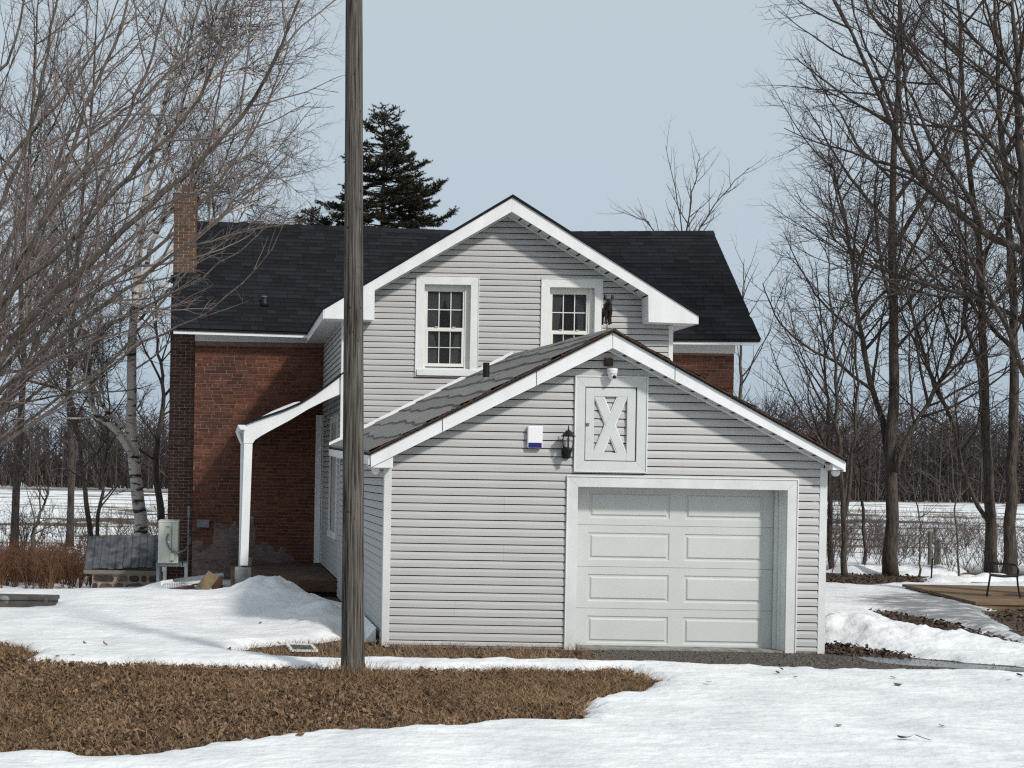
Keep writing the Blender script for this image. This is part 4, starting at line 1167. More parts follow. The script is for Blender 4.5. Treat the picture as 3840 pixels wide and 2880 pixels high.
def snow_T(X, Y):
    nb = fbm(X * 2.2, Y * 2.2) * .11 + fbm(X * 9 + 5, Y * 9) * .09
    nf = fbm(X * 1.1 + 9, Y * 3.1)
    T = .085 + .03 * fbm(X * .7, Y * .7)
    for poly, slope in ((leaf_poly, .55), (strip_poly, .5), (rut_poly, .35), (mulch_poly, .35), (litter_poly, .35), (soil_poly, .3), (wall_poly, .4)):
        s = sdf(poly, X, Y)
        k = np.where(s > -1.0, s + nb * np.clip(1.5 - .03 * Y, .6, 1.4), -1)
        T = np.minimum(T, np.where(s > -.9, -k * slope, 1))
    # broad drift on the left lawn and the pile beside the porch
    mound = .17 * np.exp(-((Y - 21.9) / 1.5) ** 2) * (1 - smooth(.2, 1.6, X)) * smooth(-2.9, -1.7, X) + .05 * np.exp(-((Y - 19.5) / 1.6) ** 2 - ((X + 1.6) / 2.2) ** 2)
    pile = .27 * np.exp(-((X - .92) / .62) ** 2 - ((Y - 22.1) / .9) ** 2) + .16 * np.exp(-((X - 1.5) / .45) ** 2 - ((Y - 20.6) / .9) ** 2) + .10 * np.exp(-((X - 1.35) / .35) ** 2 - ((Y - 18.9) / .5) ** 2)
    pile = pile * (1 + .7 * fbm(X * 2.5, Y * 2.5) + .45 * fbm(X * 6, Y * 6))
    fan = .20 * np.exp(-((X + .95) / .55) ** 2 - ((Y - 27.0) / .5) ** 2) + .10 * np.exp(-((X + .4) / .9) ** 2 - ((Y - 26.6) / .5) ** 2)
    T = T + mound + pile * (T > -.1) + fan
    # ploughed bank beside the garage
    B = np.array(bank_line)
    best = np.full(X.shape, 1e9); hh = np.zeros(X.shape)
    for a, b in zip(B[:-1], B[1:]):
        ex, ey = b[0] - a[0], b[1] - a[1]
        t = np.clip(((X - a[0]) * ex + (Y - a[1]) * ey) / (ex * ex + ey * ey), 0, 1)
        d = np.hypot(X - a[0] - t * ex, Y - a[1] - t * ey)
        h = a[2] + t * (b[2] - a[2])
        hh = np.where(d < best, h, hh); best = np.minimum(best, d)
    lump = hh * np.exp(-(best / .62) ** 2.4) * (1 + .55 * fbm(X * 3.2 + 2, Y * 3.2) + .45 * fbm(X * 9, Y * 9))
    T = T + lump * (X > 7.3)
    # melting patches behind the yard
    far = smooth(29.0, 32.5, Y)
    T = T - far * (.16 - .75 * np.clip(fbm(X * .5 + 4, Y * .9 + 2), -.2, .35))
    # melt cups on the surface
    T = T + .014 * vnoise(X * 2.2 + 7, Y * 5.0) + .020 * vnoise(X * 4.5, Y * 9.0 + 3) + .010 * vnoise(X * 9 + 4, Y * 14)
    return T
sxv = np.concatenate([np.arange(-9, -3.5, .16), np.arange(-3.5, 10.5, .068), np.arange(10.5, 19.5, .12)])
syv = np.concatenate([np.arange(6.5, 9.5, .12), np.arange(9.5, 24, .06), np.arange(24, 36, .12)])
SX, SY = np.meshgrid(sxv, syv, indexing='ij')
ST = snow_T(SX, SY)
si_ = np.arange(SX.size).reshape(SX.shape)
sq = np.stack([si_[:-1, :-1], si_[1:, :-1], si_[1:, 1:], si_[:-1, 1:]], -1).reshape(-1, 4)
keep = ST.ravel()[sq].max(1) > -.02
sq = sq[keep]
used, inv = np.unique(sq, return_inverse=True)
sz = zg(SX, SY) + np.clip(ST, -.05, 2)
sv = np.stack([SX, SY, sz], -1).reshape(-1, 3)[used]
icy = gp([(1800, 1300), (1900, 1285), (2060, 1290), (2160, 1310), (2230, 1330), (2260, 1420), (2100, 1378), (1990, 1345), (1880, 1325)])
dirt = np.clip(sdf(icy, SX, SY) * 1.2 + .30, 0, .95)
dirt = np.maximum(dirt, .5 * np.exp(-((sdf(strip_poly, SX, SY) + .05) / .12) ** 2) * (SX > 7.5))
snow_o = np_mesh('snow', sv, inv.reshape(-1, 4), MT['snow'], smooth_=True, rnd=dirt.ravel()[used], attrname='dirt', domain='POINT', origin=(0, 0, 0))
tag(snow_o, kind='structure')
# gravel apron and driveway
MT['gravel'] = mat('wet_gravel', (0.085, 0.072, 0.062), 0.8, 0.6, 45, bump=1.0, bscale=60, col2=(0.15, 0.13, 0.11), c2pos=(.5, .7), c2scale=24)
gpoly = gp([(1240, 1432), (1290, 1412), (1330, 1404), (1500, 1390), (1790, 1395), (1834, 1409), (1915, 1412), (2000, 1420), (2330, 1446), (2330, 1470), (1900, 1450), (1670, 1443), (1400, 1436)])
m = M(); m.prismz(gpoly, -.05, .006); tag(m.build('driveway', MT['gravel'], None), kind='structure')
MT['ice'] = mat('grey_ice', (0.22, 0.235, 0.25), 0.25, 0.3, 5, bump=0.2, bscale=12, spec=0.5, col2=(0.10, 0.10, 0.10), c2scale=2)
ipoly = gp([(1850, 1421), (1920, 1420), (2000, 1428), (2100, 1437), (2230, 1447), (2230, 1452), (2080, 1446), (1950, 1438), (1880, 1431)])
m = M(); m.prismz(ipoly, -.05, .012); tag(m.build('ice_puddle', MT['ice'], None), kind='structure')

# ---- fallen leaves and dead grass (nobody could count them)
rs = np.random.RandomState(3)
MT['pebble'] = mat('gravel_stone', (0.13, 0.115, 0.10), 0.9, 0.3, 20, attr=0.7)
def scatter(poly, n, pad=0.1):
    P = np.array(poly); lo, hi = P.min(0) - pad, P.max(0) + pad
    lo[0] = max(lo[0], -4.2)
    X = rs.uniform(lo[0], hi[0], n * 3); Y = rs.uniform(lo[1], hi[1], n * 3)
    ok = snow_T(X, Y) < .012
    ok &= sdf(poly, X, Y) > -.12
    X, Y = X[ok][:n], Y[ok][:n]
    return X, Y
def leaves_mesh(name, X, Y, smin, smax, tilt, zoff, label, material=None):
    n = len(X)
    L = rs.uniform(smin, smax, n); Wd = L * rs.uniform(.35, .75, n)
    ya = rs.uniform(0, 2 * np.pi, n); ti = rs.normal(0, tilt, n); ro = rs.normal(0, tilt, n); fold = rs.uniform(-.1, .9, n)
    lx = np.stack([-.5 * L, 0 * L, .5 * L, .5 * L * .2, -.5 * L * .3, .5 * L * .5], 1)
    base = np.zeros((n, 6, 3))
    base[:, 0] = np.stack([-.5 * L, 0 * L, rs.uniform(-.1, .25, n) * L], 1)
    base[:, 1] = np.stack([.5 * L, 0 * L, rs.uniform(-.1, .35, n) * L], 1)
    base[:, 2] = np.stack([-.15 * L, .5 * Wd, .5 * Wd * fold], 1)
    base[:, 3] = np.stack([.30 * L, .38 * Wd, .5 * Wd * fold], 1)
    base[:, 4] = np.stack([-.15 * L, -.5 * Wd, .5 * Wd * fold * rs.uniform(.2, 1.2, n)], 1)
    base[:, 5] = np.stack([.30 * L, -.38 * Wd, .5 * Wd * fold * rs.uniform(.2, 1.2, n)], 1)
    def rot(v, a, i, j):
        c, s_ = np.cos(a)[:, None], np.sin(a)[:, None]
        vi, vj = v[:, :, i].copy(), v[:, :, j].copy()
        v[:, :, i] = c * vi - s_ * vj; v[:, :, j] = s_ * vi + c * vj
    rot(base, ti, 0, 2); rot(base, ro, 1, 2); rot(base, ya, 0, 1)
    Z = zg(X, Y) + np.maximum(0, -base[:, :, 2].min(1)) * .8 + rs.uniform(.0, zoff, n)
    v = base + np.stack([X, Y, Z], 1)[:, None, :]
    o = (np.arange(n) * 6)[:, None]
    q = np.concatenate([o + np.array([[0, 1, 3, 2]]), o + np.array([[0, 4, 5, 1]])], 0)
    r = rs.rand(n)
    return np_mesh(name, v.reshape(-1, 3), q, material or MT['leaf'], None, rnd=np.concatenate([r, r]))
X, Y = scatter(leaf_poly, 30000)
tag(leaves_mesh('leaf_litter', X, Y, .014, .058, .8, .035, None), 'brown fallen leaves covering the bare lawn around pole', 'leaves', kind='stuff')
X1, Y1 = scatter(strip_poly, 1500); k = X1 < 4.5
X2, Y2 = scatter(litter_poly, 1400); X3, Y3 = scatter(mulch_poly, 900); X4, Y4 = scatter(rut_poly, 900); X6, Y6 = scatter(soil_poly, 700); X4, Y4 = np.concatenate([X4, X6]), np.concatenate([Y4, Y6])
tag(leaves_mesh('leaf_scatter', np.concatenate([X1[k], X2, X3, X4]), np.concatenate([Y1[k], Y2, Y3, Y4]), .025, .08, .45, .03, None, MT['leafd']), 'thin dark leaf litter along garage front and tree line', 'leaves', kind='stuff')
def grass_mesh(name, X, Y, hmin, hmax, w, label, lean=.5, material=None):
    n = len(X)
    h = rs.uniform(hmin, hmax, n); a = rs.uniform(0, 2 * np.pi, n); ln = np.abs(rs.normal(lean, .3, n))
    dx, dy = np.cos(a) * ln * h, np.sin(a) * ln * h
    b = rs.uniform(0, 2 * np.pi, n); wx, wy_ = np.cos(b) * w * .5, np.sin(b) * w * .5
    Z = zg(X, Y)
    v = np.zeros((n, 6, 3))
    for i, (t, ww) in enumerate(((0, 1), (.55, .8), (1, .15))):
        cx, cy, cz = X + dx * t * t, Y + dy * t * t, Z + h * t * (1 - .25 * t * np.minimum(ln, 1.5))
        v[:, 2 * i] = np.stack([cx - wx * ww, cy - wy_ * ww, cz], 1); v[:, 2 * i + 1] = np.stack([cx + wx * ww, cy + wy_ * ww, cz], 1)
    o = (np.arange(n) * 6)[:, None]
    q = np.concatenate([o + np.array([[0, 1, 3, 2]]), o + np.array([[2, 3, 5, 4]])], 0)
    r = rs.rand(n)
    return np_mesh(name, v.reshape(-1, 3), q, material or MT['straw'], None, rnd=np.concatenate([r, r]))
X, Y = scatter(leaf_poly, 62000); 
kk = (rs.rand(len(X)) < .25 + .5 * smooth(-.3, .4, fbm(X * .8, Y * .8)) + .4 * smooth(1, 3, X))
X5, Y5 = scatter(strip_poly, 26000); k5 = X5 < 4.6
tb = rs.normal(0, 1, (420, 2)) * np.array([.22, .16]) + np.array([1.48, 14.3])
# upright edge grass poking through the thin snow rim
ex = rs.uniform(-3.5, 4.5, 60000); ey = rs.uniform(11, 16.5, 60000); et = snow_T(ex, ey); ke = (np.abs(et) < .03)
ex, ey = ex[ke], ey[ke]; q_ = rs.rand(len(ex)) < .5; ex, ey = ex[q_], ey[q_]
GXs = np.concatenate([X[kk], X5[k5], tb[:, 0], ex]); GYs = np.concatenate([Y[kk], Y5[k5], tb[:, 1], ey])
tag(grass_mesh('dead_grass', GXs, GYs, .05, .14, .0050, None, 1.05), 'dead straw coloured grass among leaves and along garage foot', 'grass', kind='stuff')
Xg, Yg = scatter(gpoly, 9000)
tag(leaves_mesh('gravel_stones', Xg, Yg, .008, .030, .3, .008, None, MT['pebble']), 'loose grey brown gravel before the garage door', 'gravel', kind='stuff')
tb = rs.normal(0, 1, (520, 2)) * np.array([.17, .10]) + np.array([1.42, 14.42])
tb = tb[np.hypot(tb[:, 0] - 1.385, tb[:, 1] - 14.55) > .125]
tag(grass_mesh('grass_tuft', tb[:, 0], tb[:, 1], .07, .30, .006, None, .45), 'tuft of tall straw grass round the pole foot', 'grass', kind='stuff')
# a few bits of leaf and twig on the clean snow
lx, ly = [], []
for (px, py) in ((2657, 2560), (2928, 2508), (2915, 2523), (2985, 2543), (3366, 2572), (3350, 2542), (3823, 2535), (3783, 2550), (3145, 2724), (3534, 2723), (1125, 2750), (838, 2775), (105, 2407), (318, 2410), (395, 2415), (215, 2452), (273, 2450), (975, 2337), (860, 2437)):
    a_, b_ = G(px, py, .1); lx.append(a_); ly.append(b_)
lx, ly = np.array(lx), np.array(ly)
lo_ = leaves_mesh('leaf_bits', lx, ly, .05, .10, .2, .0, None)
for v in lo_.data.vertices:
    wx_, wy2 = v.co.x + lo_.location.x, v.co.y + lo_.location.y
    v.co.z += float(max(0, snow_T(np.array([wx_]), np.array([wy2]))[0])) + .005
tag(lo_, 'small scattered dark leaf bits lying on clean snow', 'leaves', kind='stuff')
a_, b_ = G(3409, 2773, .1); tz = float(snow_T(np.array([a_]), np.array([b_]))[0])
lf = thing('curled_leaf', 'curled dark brown leaf with stem alone on the front snow', 'leaf', (a_, b_, tz))
m = M()
for k in range(6):
    t = k / 6
m.add([(a_ - .10 + .03 * k, b_ + dy, tz + .008 + hz_) for k, (dy, hz_) in enumerate(((0, .03), (.03, .008), (.045, .0), (.04, .004), (.03, .012), (.01, .035)))] +
      [(a_ - .10 + .03 * k, b_ + dy, tz + .008 + hz_) for k, (dy, hz_) in enumerate(((0, .032), (-.03, .03), (-.035, .028), (-.04, .03), (-.02, .035), (0, .04)))],
      [(i, i + 1, i + 7, i + 6) for i in range(5)])
m.build('blade', MT['barkd'], lf, fixn=False)
m = M(); m.tube([(a_ + .05, b_, tz + .045), (a_ + .09, b_ - .02, tz + .03), (a_ + .15, b_ - .05, tz + .012)], [.004, .003, .0025], 5); m.build('stem', MT['barkd'], lf)
# ================================================================== SMALLER THINGS
# ---- utility pole
PY = 14.55
pb_, pt_ = W(1323, 2552, PY), W(1328, 0, PY)
slope = (pt_[0] - pb_[0]) / (pt_[1] - pb_[1])
pole = thing('utility_pole', 'tall weathered grey wooden utility pole standing before the house', 'pole', (pb_[0], PY, 0))
nz_, na = 420, 64
zs = np.linspace(-.2, 8.6, nz_)
an = np.linspace(0, 2 * np.pi, na, endpoint=False)
Zp, Ap = np.meshgrid(zs, an, indexing='ij')
Rp = .121 - (.121 - .087) * np.clip(Zp, 0, 9) / 7.15
Rp = Rp + .010 * np.exp(-((Zp) / .25) ** 2)
rp = np.random.RandomState(9)
Rp = Rp + .0035 * vnoise(Ap / (2 * np.pi) * 20 % 20, Zp * 1.1) + .0025 * vnoise(Ap / (2 * np.pi) * 40 % 40 + 3, Zp * 3.0)
for k in range(34):                       # drying cracks
    a0 = rp.uniform(math.pi, 2 * math.pi); z0 = rp.uniform(-.2, 8); ln = rp.uniform(.5, 2.2); dep = rp.uniform(.006, .02)
    aw = a0 + .12 * vnoise(Zp * 2.2 + k * 9, Zp * 0 + k)
    dd = np.angle(np.exp(1j * (Ap - aw)))
    Rp = Rp - dep * np.exp(-(dd / .045) ** 2) * np.clip(1 - ((Zp - z0) / (ln / 2)) ** 2, 0, 1)
Xp = pb_[0] + slope * Zp + Rp * np.cos(Ap); Yp = PY + Rp * np.sin(Ap)
ii = np.arange(nz_ * na).reshape(nz_, na); jj = np.roll(ii, -1, 1)
np_mesh('shaft', np.stack([Xp, Yp, Zp], -1).reshape(-1, 3), np.stack([ii[:-1], jj[:-1], jj[1:], ii[1:]], -1).reshape(-1, 4), MT['pole'], pole, smooth_=True)
knots = [(1313, 10), (1350, 95), (1331, 157), (1330, 275), (1354, 415), (1347, 496), (1306, 570), (1356, 713), (1350, 783), (1306, 850), (1349, 1001), (1310, 1152), (1357, 1155), (1317, 1245), (1350, 1278), (1326, 1332), (1347, 1381), (1338, 1533), (1318, 1683), (1297, 1803), (1308, 1918), (1326, 1945), (1348, 2211)]
for (kx, ky) in knots:
    x_, z_ = W(kx, ky, PY - .09)
    c_ = pb_[0] + slope * z_; r_ = .121 - .034 * z_ / 7.15
    dx_ = max(-.93, min(.93, (x_ - c_) / r_))
    y_ = PY - r_ * math.sqrt(1 - dx_ * dx_)
    nrm = Vector((dx_, -math.sqrt(1 - dx_ * dx_), 0))
    s_ = RNG.uniform(.7, 1.3)
    m = M(); m.lathe(Vector((c_ + dx_ * r_, y_, z_)) - nrm * .01, [(.021 * s_, 0), (.017 * s_, .0075), (.012 * s_, .0085), (.007 * s_, .003)], 9, nrm)
    m.build('knot', MT['knot'], pole, smooth_=True)

def gz(zx, zy, y): return W(2050 + zx * .2712, 1350 + zy * .2712, y)
# ---- wall lantern
ly_ = YG - .15
lc = gz(300, 1050, ly_)[0]
lamp = thing('wall_lantern', 'black carriage lantern fixed to siding left of the white hatch', 'lantern', (lc, YG - .08, gz(300, 1360, ly_)[1]))
zf0, zr1, zr0, zg1, zb0 = gz(300, 900, ly_)[1], gz(300, 975, ly_)[1], gz(300, 1052, ly_)[1], gz(300, 1225, ly_)[1], gz(300, 1365, ly_)[1]
m = M(); m.lathe((lc, ly_, zr0), [(.090, -.006), (.092, .004), (.075, .012), (.07, .022), (.045, .05), (.030, (zr1 - zr0)), (.008, (zr1 - zr0) + .006)], 8); m.build('roof', MT['black'], lamp)
m = M(); m.lathe((lc, ly_, zr1), [(.008, 0), (.012, .012), (.006, .02), (.009, .032), (.003, zf0 - zr1)], 8); m.build('finial', MT['black'], lamp)
m = M(); hgt = zr0 - zg1
for k in range(6):
    a = k * math.pi / 3 + .3
    m.tube([(lc + r * math.cos(a), ly_ + r * math.sin(a), zr0 - t * hgt) for r, t in ((.066, 0), (.078, .3), (.075, .6), (.06, .85), (.045, 1.02))], .0065, 6)
m.build('cage', MT['black'], lamp)
m = M(); m.lathe((lc, ly_, zg1), [(.045, 0), (.056, hgt * .2), (.066, hgt * .5), (.064, hgt * .8), (.058, hgt)], 14); m.build('glass', MT['lampglass'], lamp, smooth_=True)
m = M(); m.lathe((lc, ly_, zg1), [(.012, 0), (.014, hgt * .5), (.02, hgt * .55), (.018, hgt * .8), (.003, hgt * .86)], 10); m.build('bulb', MT['greymetal'], lamp, smooth_=True)
m = M(); m.lathe((lc, ly_, zb0), [(.02, 0), (.03, .01), (.028, .03), (.05, zg1 - zb0 - .03), (.062, zg1 - zb0), (.05, zg1 - zb0 + .01)], 10); m.build('cup', MT['black'], lamp, smooth_=True)
px0, px1 = gz(205, 1280, YG - .03)[0], gz(332, 1280, YG - .03)[0]
m = M(); n_ = 14; cx_, cz_ = (px0 + px1) / 2, (gz(0, 1195, YG)[1] + zb0) / 2; hw, hh_ = (px1 - px0) / 2, (gz(0, 1195, YG)[1] - zb0) / 2
m.prism([(cx_ + hw * math.copysign(abs(math.cos(t)) ** .6, math.cos(t)), cz_ + hh_ * math.copysign(abs(math.sin(t)) ** .6, math.sin(t))) for t in [2 * math.pi * k / n_ for k in range(n_)]], YG - .055, YG - .012); m.build('back_plate', MT['black'], lamp, .006)
m = M(); m.tube([(cx_, YG - .05, cz_), (cx_, YG - .09, cz_ + .01), (lc, ly_ + .01, zb0 + .03)], .014, 8); m.build('arm', MT['black'], lamp)
# ---- alarm box
x0, z1 = W(1980, 1597, YG - .08); x1, z0 = W(2035, 1681, YG - .08)
al = thing('alarm_box', 'white wall alarm box with dark blue lower panel on siding', 'alarm', ((x0 + x1) / 2, YG - .05, z0))
def rrect(x0, x1, z0, z1, r, n=5):
    p = []
    for cx, cz, a in ((x1 - r, z0 + r, -90), (x1 - r, z1 - r, 0), (x0 + r, z1 - r, 90), (x0 + r, z0 + r, 180)):
        for k in range(n + 1):
            t = math.radians(a + 90 * k / n); p.append((cx + r * math.cos(t), cz + r * math.sin(t)))
    return p
m = M(); m.prism(rrect(x0, x1, z0, z1, .018), YG - .08, YG - .012); m.build('housing', MT['plastic'], al, .012)
zb1, zb0 = W(2000, 1660, YG - .08)[1], W(2000, 1679, YG - .08)[1]
m = M(); m.prism(rrect(x0 + .01, x1 - .012, zb0, zb1, .008), YG - .086, YG - .07); m.build('lens', MT['blue'], al, .003)
m = M(); m.box(x0 + .07, x0 + .085, YG - .05, YG - .035, z0 - .012, z0 + .002); m.build('cable_stub', MT['black'], al)
# ---- dome camera
c0, c1 = W(2276, 1382, YG - .1), W(2315, 1422, YG - .1)
ccx = (c0[0] + c1[0]) / 2; cw = (c1[0] - c0[0]) / 2
sc_ = thing('security_camera', 'white dome security camera above the gable hatch', 'camera', (ccx, YG - .1, c1[1]))
m = M(); m.lathe((ccx, YG - .11, c0[1]), [(cw * .9, 0), (cw, -.008), (cw, -.022), (cw * .94, -.03), (cw * .92, -.05), (cw * .86, -.075)], 20); m.build('housing', MT['plastic'], sc_, smooth_=True)
m = M(); m.ell((ccx, YG - .11, c0[1] - .075), cw * .82, cw * .82, .062, 18, 12); m.build('dome', MT['plastic'], sc_, smooth_=True)
m = M(); m.lathe((ccx + .012, YG - .11 - cw * .66, c0[1] - .105), [(.001, .018), (.020, .017), (.022, .0), (.02, -.01)], 14, (.2, -.8, -.5)); m.build('lens', MT['black'], sc_, smooth_=True)
m = M(); m.box(ccx - .04, ccx + .035, YG - .09, YG - .012, c0[1] - .06, c0[1] + .004); m.build('bracket', MT['plastic'], sc_, .006)
# ---- brown junction block under the peak
b0, b1 = W(2266, 1372, YG - .04), W(2299, 1344, YG - .04)
jb = thing('junction_box', 'small rusty brown square box under the garage gable peak', 'box', ((b0[0] + b1[0]) / 2, YG - .03, b0[1]))
MT['brownbox'] = mat('rusty_box', (0.085, 0.05, 0.04), 0.8, 0.4, 30, col2=(0.03, 0.025, 0.022), c2scale=20)
m = M(); m.box(b0[0], b1[0], YG - .05, YG - .010, b0[1], b1[1]); m.build('housing', MT['brownbox'], jb, .005)
m = M(); m.box(b0[0] + .016, b1[0] - .012, YG - .056, YG - .0505, b0[1] + .02, b1[1] - .02); m.build('cover', MT['brownbox'], jb, .003)
# ---- moose weather vane on the ridge
mv = .03
rp_ = SL(1, mv)
mx, my = rp_.x - .03, rp_.y
zb_, zt_ = W(2288, 1217, my)[1], W(2288, 1106, my)[1]
vane = thing('weather_vane', 'dark bronze moose weather vane standing on the garage ridge', 'weather vane', (mx, my, rp_.z))
m = M(); m.tube([(mx, my, rp_.z - .02), (mx, my, zb_ + .10)], .006, 8); m.build('rod', MT['black'], vane)
H = zt_ - zb_
m = M()
def P_(x, y, z): return Vector((mx + x * H, my + y * H, zb_ + z * H))
for sx in (-1, 1):
    for fy, o in ((-.12, .0), (.16, .02)):
        m.tube([P_(sx * .10 + sx * o, fy - .03, .015), P_(sx * .088 + sx * o, fy, .06), P_(sx * .078 + sx * o, fy + .01, .24), P_(sx * .085, fy, .40), P_(sx * .07, fy, .52)], [.045 * H, .036 * H, .04 * H, .062 * H, .08 * H], 8)
m.ell(P_(0, .04, .50), .165 * H, .27 * H, .135 * H, 14, 10)
m.ell(P_(-.02, -.12, .60), .15 * H, .13 * H, .16 * H, 12, 8)
m.ell(P_(.11, .02, .47), .06 * H, .10 * H, .11 * H, 10, 8)
m.tube([P_(-.01, -.15, .66), P_(0, -.22, .73), P_(0, -.27, .76)], [.10 * H, .08 * H, .072 * H], 10)
m.tube([P_(0, -.26, .78), P_(.01, -.32, .70), P_(.01, -.36, .62)], [.07 * H, .056 * H, .052 * H], 10)
for sx in (-1, 1):
    m.tube([P_(sx * .03, -.22, .80), P_(sx * .09, -.20, .80), P_(sx * .115, -.18, .86)], [.03 * H, .036 * H, .04 * H], 6)
    m.ell(P_(sx * .12, -.17, .885), .058 * H, .04 * H, .10 * H, 8, 6)
    for q in (-1, 0, 1):
        m.tube([P_(sx * .12 + .03 * q, -.17, .93), P_(sx * .125 + .04 * q, -.17, .985 + .02 * (q == sx))], [.022 * H, .012 * H], 5)
mo = m.build('moose', MT['bronze'], vane)
rm = mo.modifiers.new('remesh', 'REMESH'); rm.mode = 'VOXEL'; rm.voxel_size = .0075; rm.use_smooth_shade = True
# ---- vent pipe on the garage roof
bt, vt_ = None, None
for k in range(1, 100):
    for v in (k / 100,):
        for t in np.linspace(0, 1, 101):
            p = SL(float(t), v)
            u_, w_ = p.x * F_PX / p.y, (CAMZ - p.z) * F_PX / p.y
            px_, py_ = CX + u_ * _cr - w_ * _sr, CY + u_ * _sr + w_ * _cr
            e_ = (px_ - 1823) ** 2 + (py_ - 1427) ** 2
            if bt is None or e_ < bt: bt, vt_ = e_, p.copy()
pz1_ = W(1823, 1373, vt_.y)[1] + .05
vp_ = thing('vent_pipe', 'short black plumbing vent pipe on the grey garage roof', 'pipe', tuple(vt_))
m = M(); m.lathe(vt_ - Vector((0, 0, .05)), [(.048, 0), (.048, pz1_ - vt_.z + .05), (.040, pz1_ - vt_.z + .049), (.040, .1)], 16); m.build('pipe', MT['black'], vp_, smooth_=False)
m = M(); m.lathe(vt_ - Vector((0, 0, .03)), [(.10, .0), (.07, .05), (.052, .075)], 16); m.build('boot', MT['greymetal'], vp_)

# ---- heat pump on its stand
HY = 26.9
def hz(zx, zy, y=HY): return W(300 + zx * .3165, 1900 + zy * .3165, y)
u0, u1 = hz(922, 668), hz(1170, 185)
hp = thing('heat_pump', 'cream outdoor heat pump unit beside the dark brick chimney', 'heat pump', ((u0[0] + u1[0]) / 2, HY + .4, u0[1]))
m = M(); m.box(u0[0], u1[0], HY, HY + .82, u0[1], u1[1] - .012); m.build('cabinet', MT['hp'], hp, .012)
m = M(); m.box(u0[0] - .006, u1[0] + .006, HY - .006, HY + .826, u1[1] - .0115, u1[1] + .022); m.build('lid', MT['hp'], hp, .008)
sx_ = hz(1088, 400)[0]
m = M(); m.box(u0[0] + .03, sx_ - .008, HY - .006, HY - .0005, u0[1] + .03, u1[1] - .05); m.build('side_panel', MT['hp'], hp, .003)
m = M(); m.box(sx_ + .008, u1[0] - .015, HY - .005, HY - .0005, u0[1] + .03, u1[1] - .05); m.build('corner_panel', MT['hp'], hp, .003)
q0, q1 = hz(1008, 325), hz(1075, 228)
m = M(); m.box(q0[0], q1[0], HY - .04, HY - .0065, q0[1], q1[1] - .05); m.box(q0[0] + .008, q1[0] - .008, HY - .012, HY - .0066, q1[1] - .05, q1[1]); m.build('valve_cover', MT['hp'], hp, .008)
m = M(); m.box(q0[0] + .012, q1[0] - .012, HY - .0125, HY - .0121, q1[1] - .03, q1[1] - .008); m.build('handle_recess_shade', MT['greymetal'], hp)  # flat dark plate, painting the shade inside the handle recess
m = M(); m.box(sx_ - .007, sx_ + .007, HY - .002, HY - .0004, u0[1] + .01, u1[1] - .02); m.build('seam_shade', MT['greymetal'], hp)  # dark strip that paints shade into the groove between panels
q0, q1 = hz(1066, 635), hz(1120, 552)
m = M(); m.box(q0[0], q1[0], HY - .05, HY - .0052, q0[1], q1[1]); m.build('terminal_cover', MT['hp'], hp, .006)
q = hz(1053, 418); m = M(); m.lathe((q[0], HY - .0061, q[1]), [(.026, 0), (.026, .003)], 18, (0, -1, 0)); m.build('badge', MT['plastic'], hp)
hose = [hz(*p, y=HY - .04) for p in ((1042, 322), (1022, 380), (1030, 440), (1060, 500), (1110, 532), (1170, 548), (1240, 520), (1282, 462), (1300, 400))]
m = M(); m.tube([(p[0], HY - .045 + (.25 * max(0, i - 5)), p[1]) for i, p in enumerate(hose)], .017, 8); m.build('line_hose', MT['greymetal'], hp)
h2 = [hz(*p, y=HY - .03) for p in ((1150, 545), (1195, 575), (1212, 620), (1215, 700))]
m = M(); m.tube([(p[0], HY - .03, p[1]) for p in h2], .014, 8); m.build('drain_hose', MT['black'], hp)
st = thing('unit_stand', 'grey bracket stand carrying the heat pump', 'stand', ((u0[0] + u1[0]) / 2, HY + .4, 0))
t0, t1 = hz(898, 708), hz(1270, 676)
for yy in (HY + .05, HY + .62):
    m = M(); m.box(t0[0], t1[0], yy, yy + .08, t0[1], u0[1] - .001); m.build('rail', MT['greymetal'], st, .004)
for zx in (903, 1236):
    for yy in (HY + .0, HY + .66):
        x_ = hz(zx, 800)[0]; m = M(); m.box(x_, x_ + .055, yy + .005, yy + .06, -.1, t0[1] - .001); m.build('leg', MT['greymetal'], st, .004)
# ---- boxes and conduit on the brick wall
q0, q1 = W(300 + 1385 * .3165, 1900 + 245 * .3165, YH - .1), W(300 + 1533 * .3165, 1900 + 162 * .3165, YH - .1)
eb = thing('electrical_box', 'grey metal electrical box low on the red brick wall', 'box', ((q0[0] + q1[0]) / 2, YH - .06, q0[1]))
m = M(); m.box(q0[0], q1[0], YH - .12, YH - .012, q0[1], q1[1]); m.build('housing', MT['greymetal'], eb, .012)
m = M(); m.box(q0[0] - .006, q1[0] + .006, YH - .128, YH - .011, q1[1] - .02, q1[1] + .01); m.build('lid', MT['greymetal'], eb, .004)
q0, q1 = W(300 + 1272 * .3165, 1900 + 128 * .3165, YH - .05), W(300 + 1304 * .3165, 1900 - 10 * .3165, YH - .05)
sw_b = thing('disconnect_switch', 'slim grey switch box with conduit at brick wall corner', 'switch', ((q0[0] + q1[0]) / 2, YH - .04, q0[1]))
m = M(); m.box(q0[0], q1[0], YH - .07, YH - .012, q0[1], q1[1]); m.build('housing', MT['greymetal'], sw_b, .006)
m = M(); cxq = (q0[0] + q1[0]) / 2; m.tube([(cxq, YH - .035, q0[1]), (cxq, YH - .035, .25)], .016, 8); m.build('conduit', MT['greymetal'], sw_b)
